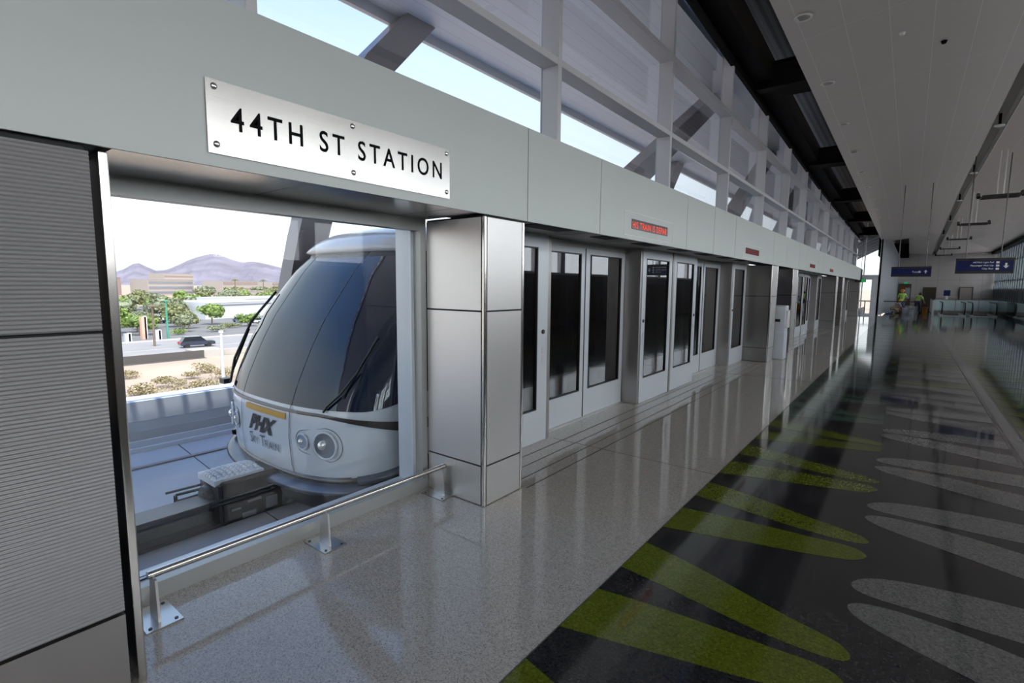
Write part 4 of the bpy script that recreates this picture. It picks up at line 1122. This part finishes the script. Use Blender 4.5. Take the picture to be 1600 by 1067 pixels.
# cars
def car(loc, rz, paint, label, suv=False, s=1.0):
    t = thing('car', label, 'car', loc)
    def TR(vs):
        R2 = Matrix.Rotation(rz, 3, 'Z'); return [tuple(Vector(loc)+R2 @ (Vector(v)*s)) for v in vs]
    h1 = .95 if suv else .8; h2 = 1.62 if suv else 1.38
    lo = [(-2.3, .35), (2.3, .35), (2.35, .65), (2.2, h1-.08), (1.2, h1), (-2.25, h1), (-2.32, .6)]
    up = [(-2.1, h1), (1.15, h1), (.45, h2), (-1.7, h2)] if suv else [(-1.9, h1), (1.1, h1), (.35, h2), (-1.1, h2)]
    for prof, w_, nm, m_ in ((lo, .92, 'body', paint), (up, .80, 'cabin', M['carglass'])):
        q = MB(); n = len(prof)
        vs = [(x, -w_, z) for x, z in prof]+[(x, w_, z) for x, z in prof]
        q.add(TR(vs), [tuple(range(n)), tuple(reversed(range(n, 2*n)))]+[(i, (i+1) % n, (i+1) % n+n, i+n) for i in range(n)])
        q.build(nm, m_, t)
    q = MB(); x0, x1 = (-1.65, .40) if suv else (-1.05, .30)
    q.add(TR([(x0, -.78, h2), (x1, -.78, h2), (x1, .78, h2), (x0, .78, h2), (x0, -.78, h2+.04), (x1, -.78, h2+.04), (x1, .78, h2+.04), (x0, .78, h2+.04)]), [(0,3,2,1),(4,5,6,7),(0,1,5,4),(1,2,6,5),(2,3,7,6),(3,0,4,7)])
    q.build('roof', paint, t)
    for wx in (-1.45, 1.45):
        for wy in (-.95, .75):
            q = MB(); a, b_ = TR([(wx, wy, .34), (wx, wy+.2, .34)]); q.tube([a, b_], .34*s, 16); q.build('wheel', M['rubber'], t)
    q = MB(); c = TR([(-2.33, -.7, .75), (-2.33, .7, .75)])
    for p in c: q.ball(p, .12*s, 8, 6)
    q.build('tail_lamp', M['taillight'], t)
    return t
car((-83.4, 31.4, GZ+.04), PI/2-.12, M['cardark'], 'dark SUV driving along the road beyond the guideway', True)
cars = [(-150, 42.0, 'carred', 'red car in the distant lot behind the green trees'), (-147, 46.5, 'carwhite', 'white car beside the red one in the distant lot'), (-155, 42.0, 'carwhite', 'white car behind the red one in the distant lot'),
        (-137, 64.5, 'cardark', 'dark car parked before the white warehouse'), (-130, 58.8, 'carblue', 'blue car parked left before the white warehouse'), (-133, 67.5, 'carwhite', 'white car parked right before the white warehouse'), (-124, 60.5, 'carwhite', 'pale car parked nearer the road, left'), (-124, 66.0, 'carblue', 'blue grey car parked nearer the road, right'), (-141, 44.0, 'cardark', 'dark car in the distant lot right of the red one')]
for x, yy, m_, lb in cars: car((x, yy, GZ+.05), random.choice((0, PI/2))+.1, M[m_], lb)
# poles
def pole(x, yy, h_, r_, m_, label, arm=0, name='street_lamp'):
    t = thing(name, label, 'pole', (x, yy, GZ))
    q = MB(); q.tube([(x, yy, GZ), (x, yy, GZ+h_)], [r_, r_*.7], 10); q.build('pole', m_, t)
    q = MB(); q.bbox(x-.12-arm, x+.12+arm, yy-.18-arm, yy+.18+arm, GZ+h_-.1, GZ+h_+.15, .04); q.build('lamp_head', m_, t)
pole(-45.0, 19.35, 5.5, .16, M['whiteb'], 'slim white pole between the guideway and the road')
pole(-88.9, 27.5, 6.2, .17, M['bark'], 'brown street lamp on the far side of the road', .4)
pole(-99.9, 32.9, 6.6, .17, M['greenpole'], 'green pole behind the road right of the brown lamp', .1, 'signal_pole')
for x, yy, h_, m_, lb in ((-101.6, 29.8, 3.9, 'terracotta', 'terracotta and white entrance pillar beside the road'), (-99.5, 31.2, 1.6, 'whiteb', 'low white pillar right of the terracotta one'), (-98.5, 26.6, 1.4, 'whiteb', 'low white pillar left of the terracotta one')):
    q = MB(); q.box(x-.5, x+.5, yy-.35, yy+.35, GZ, GZ+h_); q.cur = 1; q.box(x-.5, x+.5, yy+.1, yy+.5, GZ, GZ+h_+.1)
    tag(q.build('entrance_pillar', [M[m_], M['whiteb']]), lb, 'pillar')
# trees
def crown_mesh(name, rx, ry, rz, n, m_, seed, leaf=.35, inner=True):
    rd = random.Random(seed); q = MB()
    blobs = [(rd.uniform(-.55, .55), rd.uniform(-.55, .55), rd.uniform(-.35, .5), rd.uniform(.4, .65)) for _ in range(9)]
    for _ in range(n):
        bx, by, bz, br = rd.choice(blobs); th = rd.uniform(0, 2*PI); c = rd.uniform(-1, 1); r_ = br*rd.uniform(.75, 1.0); s_ = math.sqrt(1-c*c)
        p = Vector(((bx+r_*s_*math.cos(th))*rx, (by+r_*s_*math.sin(th))*ry, (bz+r_*c)*rz))
        a = Vector((rd.uniform(-1, 1), rd.uniform(-1, 1), rd.uniform(-1, 1))).normalized()*leaf; b_ = a.cross(Vector((rd.uniform(-1, 1), rd.uniform(-1, 1), rd.uniform(-1, 1)))).normalized()*leaf
        q.add([p-a, p-b_, p+a, p+b_], [(0, 1, 2, 3)])
    for bx, by, bz, br in (blobs if inner else []): q.ball((bx*rx, by*ry, bz*rz), (br*rx*.62, br*ry*.62, br*rz*.62), 10, 6, .15)
    return q
def tree(x, yy, w_, h_, m_, label, group, seed, trunk=True, name='desert_tree', z=GZ):
    t = thing(name, label, 'tree' if trunk else 'shrub', (x, yy, z), group)
    q = crown_mesh('crown', w_/2, w_/2, h_*.42, 560, None, seed, (.045*w_ if trunk else .032*w_), trunk)
    q.v = [(a+x, b_+yy, c+z+h_*(.60 if trunk else .42)) for a, b_, c in q.v]
    q.build('crown', M[m_], t, recalc=False)
    if trunk:
        q = MB(); q.tube([(x, yy, z), (x+.2, yy, z+h_*.3), (x, yy, z+h_*.6)], [.03*h_+.08, .03*h_, .02*h_], 8); q.tube([(x+.2, yy, z+h_*.3), (x+w_*.2, yy+w_*.1, z+h_*.65)], [.02*h_, .012*h_], 6); q.build('trunk', M['bark'], t)
    return t
near = [(-116, 28.8, 7.5, 5.2, 'leaf2', 'bright green tree at the left edge of the view, by the window frame'), (-110, 31.6, 6, 4.0, 'leaf2', 'low bright green tree before the terracotta pillar'),
        (-150, 36.5, 12, 5.8, 'leaf3', 'grey green tree at the far left behind the bright green one'), (-151, 49.5, 9.5, 6.0, 'leaf3', 'large olive grey tree in the middle of the view'),
        (-138, 47.0, 6.5, 4.6, 'leaf1', 'olive tree left of the bright round tree'), (-127.5, 51.0, 6.5, 5.2, 'leaf2', 'bright green round tree before the white warehouse'), (-126, 43.5, 6, 4.5, 'leaf1', 'small olive tree right behind the green pole'),
        (-172, 44, 8, 5.4, 'leaf1', 'olive tree behind the distant parked cars')]
for i, (x, yy, w_, h_, m_, lb) in enumerate(near): tree(x, yy, w_, h_, m_, lb, 'trees beyond the road', i+1)
rd_ = random.Random(21)
more = [(-118, 33.5), (-124, 37.0), (-131, 34.5), (-140, 40.0), (-165, 41.0), (-185, 47.0), (-196, 50.0), (-178, 60), (-200, 63), (-195, 72), (-215, 60), (-220, 78), (-215, 90), (-225, 102), (-235, 118), (-112, 39.5), (-119, 43.0), (-117, 54.5), (-205, 54), (-240, 70), (-245, 88), (-250, 106), (-255, 126), (-238, 50)]
PL = ['by the left pillar', 'behind the left pillar', 'left behind the cars', 'behind the brown lamp', 'left of the lot', 'far left of the lot', 'left behind the lot', 'behind the lot', 'far behind the brown lamp', 'far behind the green pole', 'deep in the left', 'deep in the middle', 'left of the warehouse', 'behind the warehouse corner', 'far behind the warehouse', 'at the foot of the brown lamp', 'at the foot of the green pole', 'before the warehouse corner', 'in the deep left corner', 'in the deep middle left', 'in the deep middle', 'in the deep middle right', 'in the deep right', 'in the back of the lot']
for i, (x, yy) in enumerate(more):
    dd_ = math.hypot(x, yy); big = dd_ > 150
    tree(x, yy, rd_.uniform(8, 11) if big else rd_.uniform(4, 6.5), rd_.uniform(4.8, 6.2) if big else rd_.uniform(2.4, 3.8), ('leaf3', 'leaf1', 'leaf2')[i % 3], ('olive', 'grey green', 'green')[i % 3]+' tree beyond the road, '+('low ' if not big else 'tall ')+PL[i], 'trees of the parkland', 140+i)
row = [(-300+i*3, 84+i*9.5) for i in range(14)]
pos = ('first', 'second', 'third', 'fourth', 'fifth', 'sixth', 'seventh', 'eighth', 'ninth', 'tenth', 'eleventh', 'twelfth', 'thirteenth', 'fourteenth')
for i, (x, yy) in enumerate(row): tree(x+random.uniform(-6, 6), yy, 8.3+random.uniform(-1.5, .5), 5.8+random.uniform(-.8, 1.0), ('leaf1', 'leaf3', 'leaf2')[i % 3], 'distant tree in the belt before the garages, %s from the left' % pos[i], 'distant tree belt', 30+i)
for i in range(10): tree(-385+random.uniform(-4, 4), 150+i*17, 17, 7.6, ('leaf3', 'leaf1')[i % 2], 'far tree before the mountains, %s of the back row from the left' % pos[i], 'far tree row', 60+i)
for i, (x, yy, w_, m_, lb) in enumerate(((-115, 50.0, 4, 'leaf1', 'rounded bush by the car park, right of the round tree'), (-108, 44, 4, 'leaf3', 'low grey bush on the far verge'), (-106, 36.5, 3, 'leaf2', 'small green bush right of the green pole'), (-100, 55, 3, 'leaf2', 'green bush on the far verge to the right'), (-98.6, 23.0, 3, 'leaf1', 'small bush at the foot of the low white pillar'))):
    tree(x, yy, w_, 1.5, m_, lb, 'roadside bushes', 90+i, False, 'bush')
# dry shrubs on the near bank
sh = [(-47, 11.6), (-44, 12.3), (-50, 14.6), (-42, 13.6), (-52, 17.5), (-46, 16.1), (-55, 20.5), (-49, 19.2), (-58, 22.8), (-53, 22.6), (-60, 16.0)]
for i, (x, yy) in enumerate(sh): tree(x, yy, 2.3+random.uniform(-.5, .6), 1.0+random.uniform(0, .4), 'straw', 'dry yellow shrub on the sandy bank, %s from the left' % pos[i], 'dry shrubs on the sandy bank', 110+i, False, 'dry_shrub')
# palms
for i, (x, yy) in enumerate(((-330, 145), (-345, 170), (-350, 198))):
    t = thing('palm_tree', 'tall thin palm above the distant roofs, %s from the left' % pos[i], 'tree', (x, yy, GZ), 'distant palms')
    q = MB(); q.tube([(x, yy, GZ), (x, yy, GZ+11.5)], [.4, .25], 8); q.build('trunk', M['bark'], t)
    q = MB()
    for j in range(12):
        a = 2*PI*j/12; q.tube([(x, yy, GZ+11.4), (x+1.2*math.cos(a), yy+1.2*math.sin(a), GZ+12.3), (x+2.3*math.cos(a), yy+2.3*math.sin(a), GZ+11.3)], [.25, .3, .05], 5)
    q.build('fronds', M['leaf1'], t)
# buildings
def building(name, label, x, yy, w_, h_, dpt, m_, bands, rot=0.0, bandm='darkwin', roofm=None):
    t = thing(name, label, 'building', (x, yy, GZ))
    R2 = Matrix.Rotation(rot, 3, 'Z')
    def bx(q, x0, x1, y0, y1, z0, z1):
        vs = [(x0,y0,z0),(x1,y0,z0),(x1,y1,z0),(x0,y1,z0),(x0,y0,z1),(x1,y0,z1),(x1,y1,z1),(x0,y1,z1)]
        q.add([tuple(Vector((x, yy, GZ))+R2 @ Vector(v)) for v in vs], [(0,3,2,1),(4,5,6,7),(0,1,5,4),(1,2,6,5),(2,3,7,6),(3,0,4,7)])
    q = MB(); bx(q, -dpt, 0, -w_/2, w_/2, 0, h_); q.build('walls', M[m_], t)
    for (z0, z1) in bands:
        q = MB(); bx(q, 0, .15, -w_/2+.6, w_/2-.6, z0, z1); q.build('window_band', M[bandm], t)
    q = MB(); bx(q, -dpt, .3, -w_/2, w_/2, h_, h_+.3); q.build('roof_edge', M[roofm or m_], t)
    return t
building('warehouse', 'long white warehouse with a flat roof behind the parked cars', -150, 68, 24, 4.4, 18, 'whiteb', [(3.5, 3.9)], .35)
building('warehouse', 'second white flat building behind the warehouse to the right', -172, 92, 34, 4.8, 20, 'whiteb', [(3.9, 4.3)], .35)
building('office_building', 'cream office block at the far left before the mountains', -462, 112, 20, 13.4, 20, 'pinkish', [], .27, 'darkwin', 'cream')
building('parking_garage', 'long grey parking garage with dark open decks', -450, 150, 36, 12.0, 20, 'cream', [(1.5, 3.2), (5, 7), (9.0, 10.8)], .3)
building('parking_garage', 'cream parking structure right of the grey garage', -436, 196, 38, 11.3, 20, 'cream', [(4, 6.0), (8.5, 10.5)], .4, 'pinkish')
building('hotel', 'pale large hotel block in the far distance under the mountain', -1080, 372, 58, 26.5, 40, 'cream', [(6, 9), (13, 16), (20, 23)], .33, 'pinkish')
building('low_building', 'low cream building with a brown roof line in the distance', -500, 285, 90, 10.8, 24, 'cream', [(8, 10)], .45, 'ribbrown')
building('low_building', 'small cream house among the distant trees', -330, 158, 14, 5.0, 8, 'cream', [], .45)
# platform side building and added terrace bouncing sunlight onto the hall ceiling
q = MB(); q.box(8.45, 33.5, -40, 75, -.4, -.1); q.build('ground_bounce_terrace', M['bounce_terrace'], kind='structure')
building('terminal_annex', 'dark building beyond the right hand glass wall', 34, 25, 90, 9.9, 12, 'doorgrey', [(5, 7)], PI)
q = MB(); q.box(8.45, 10.2, -8, 60, 5.45, 5.6); q.build('ceiling_right_canopy', M['ribwhite'], kind='structure')
# mountains
prof = [(-90, .004), (-84, .008), (-80, .006), (-78.39, .0034), (-77.1, .0085), (-75.76, .0157), (-74.97, .022), (-74.49, .0292), (-74.02, .0304), (-73.52, .0257), (-72.73, .0189), (-71.89, .0213), (-70.97, .03), (-69.92, .04), (-68.97, .0458), (-68.22, .0495), (-67.54, .0467), (-66.74, .0408), (-65.75, .0358), (-64.79, .0385), (-63.65, .0346), (-62.2, .0285), (-60.4, .02), (-57.3, .0092), (-50, .006), (-30, .004)]
rd = random.Random(3); q = MB(); N = 150; K = 9; vs = []
jit = [[rd.uniform(-1, 1) for _ in range(K+1)] for _ in range(N+1)]
for i in range(N+1):
    az = -90+60*i/N; el = interp(prof, az)
    for k in range(K+1):
        f_ = k/K; Rr = 2300+1500*f_+60*jit[i][k]*(0 if k in (0, K) else 1)
        z = GZ-2+(1.8+3800*el-GZ+2)*(f_**1.25)+(12*jit[i][k]*(1 if 0 < k < K else .1))*min(1, el*40)
        a = math.radians(az); vs.append((2.6+Rr*math.sin(a), Rr*math.cos(a), z))
q.add(vs, [(i*(K+1)+k, i*(K+1)+k+1, (i+1)*(K+1)+k+1, (i+1)*(K+1)+k) for i in range(N) for k in range(K)])
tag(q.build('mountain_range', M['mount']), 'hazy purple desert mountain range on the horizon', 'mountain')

# ------------------------------------------------------------------ light
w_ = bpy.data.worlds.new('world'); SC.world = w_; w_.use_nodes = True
t = w_.node_tree; t.nodes.clear()
out = t.nodes.new('ShaderNodeOutputWorld'); bg = t.nodes.new('ShaderNodeBackground')
tc = t.nodes.new('ShaderNodeTexCoord'); sp = t.nodes.new('ShaderNodeSeparateXYZ'); t.links.new(tc.outputs['Generated'], sp.inputs[0])
r = t.nodes.new('ShaderNodeValToRGB'); e = r.color_ramp.elements
e[0].position = 0; e[0].color = (.95, .93, .92, 1)
e[1].position = 1; e[1].color = (.20, .34, .74, 1)
for p_, c in ((.04, (1.0, 1.0, 1.0)), (.20, (.90, .96, 1.0)), (.38, (.72, .85, 1.0)), (.60, (.29, .50, .95))):
    k = e.new(p_); k.color = (*c, 1)
t.links.new(sp.outputs[2], r.inputs[0])
mw_ = t.nodes.new('ShaderNodeMix'); mw_.data_type = 'RGBA'; mw_.inputs[7].default_value = (1.0, .93, .86, 1)
t.links.new(r.outputs[0], mw_.inputs[6]); t.links.new(mw_.outputs[2], bg.inputs[0]); 
# sky boosted toward +X: an added lobe serving as fill light for the hall
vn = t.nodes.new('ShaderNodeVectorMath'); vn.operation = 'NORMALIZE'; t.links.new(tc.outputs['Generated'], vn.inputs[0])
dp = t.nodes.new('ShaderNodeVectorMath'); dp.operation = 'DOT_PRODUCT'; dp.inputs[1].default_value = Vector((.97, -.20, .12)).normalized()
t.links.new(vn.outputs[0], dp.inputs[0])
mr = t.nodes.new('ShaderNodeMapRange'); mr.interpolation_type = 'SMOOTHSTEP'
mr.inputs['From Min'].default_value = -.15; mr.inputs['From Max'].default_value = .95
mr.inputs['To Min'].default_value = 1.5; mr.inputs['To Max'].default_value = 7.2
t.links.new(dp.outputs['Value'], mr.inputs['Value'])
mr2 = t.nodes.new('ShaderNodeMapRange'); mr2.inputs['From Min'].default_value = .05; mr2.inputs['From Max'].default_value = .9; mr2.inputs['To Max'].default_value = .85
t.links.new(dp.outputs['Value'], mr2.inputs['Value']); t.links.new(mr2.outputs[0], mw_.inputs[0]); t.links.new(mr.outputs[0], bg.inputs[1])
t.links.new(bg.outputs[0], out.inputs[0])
sun = bpy.data.lights.new('sun', 'SUN'); sun.energy = 6.2; sun.angle = .0093; sun.color = (1, .95, .88)
so = bpy.data.objects.new('sun', sun); COL.objects.link(so)
dv = Vector((-.206, .10, -.97)).normalized(); so.rotation_euler = dv.to_track_quat('-Z', 'Y').to_euler()

SC.view_settings.view_transform = 'Standard'; SC.view_settings.look = 'None'
SC.view_settings.exposure = 0.02; SC.view_settings.gamma = 1.0; SC.view_settings.use_curve_mapping = False
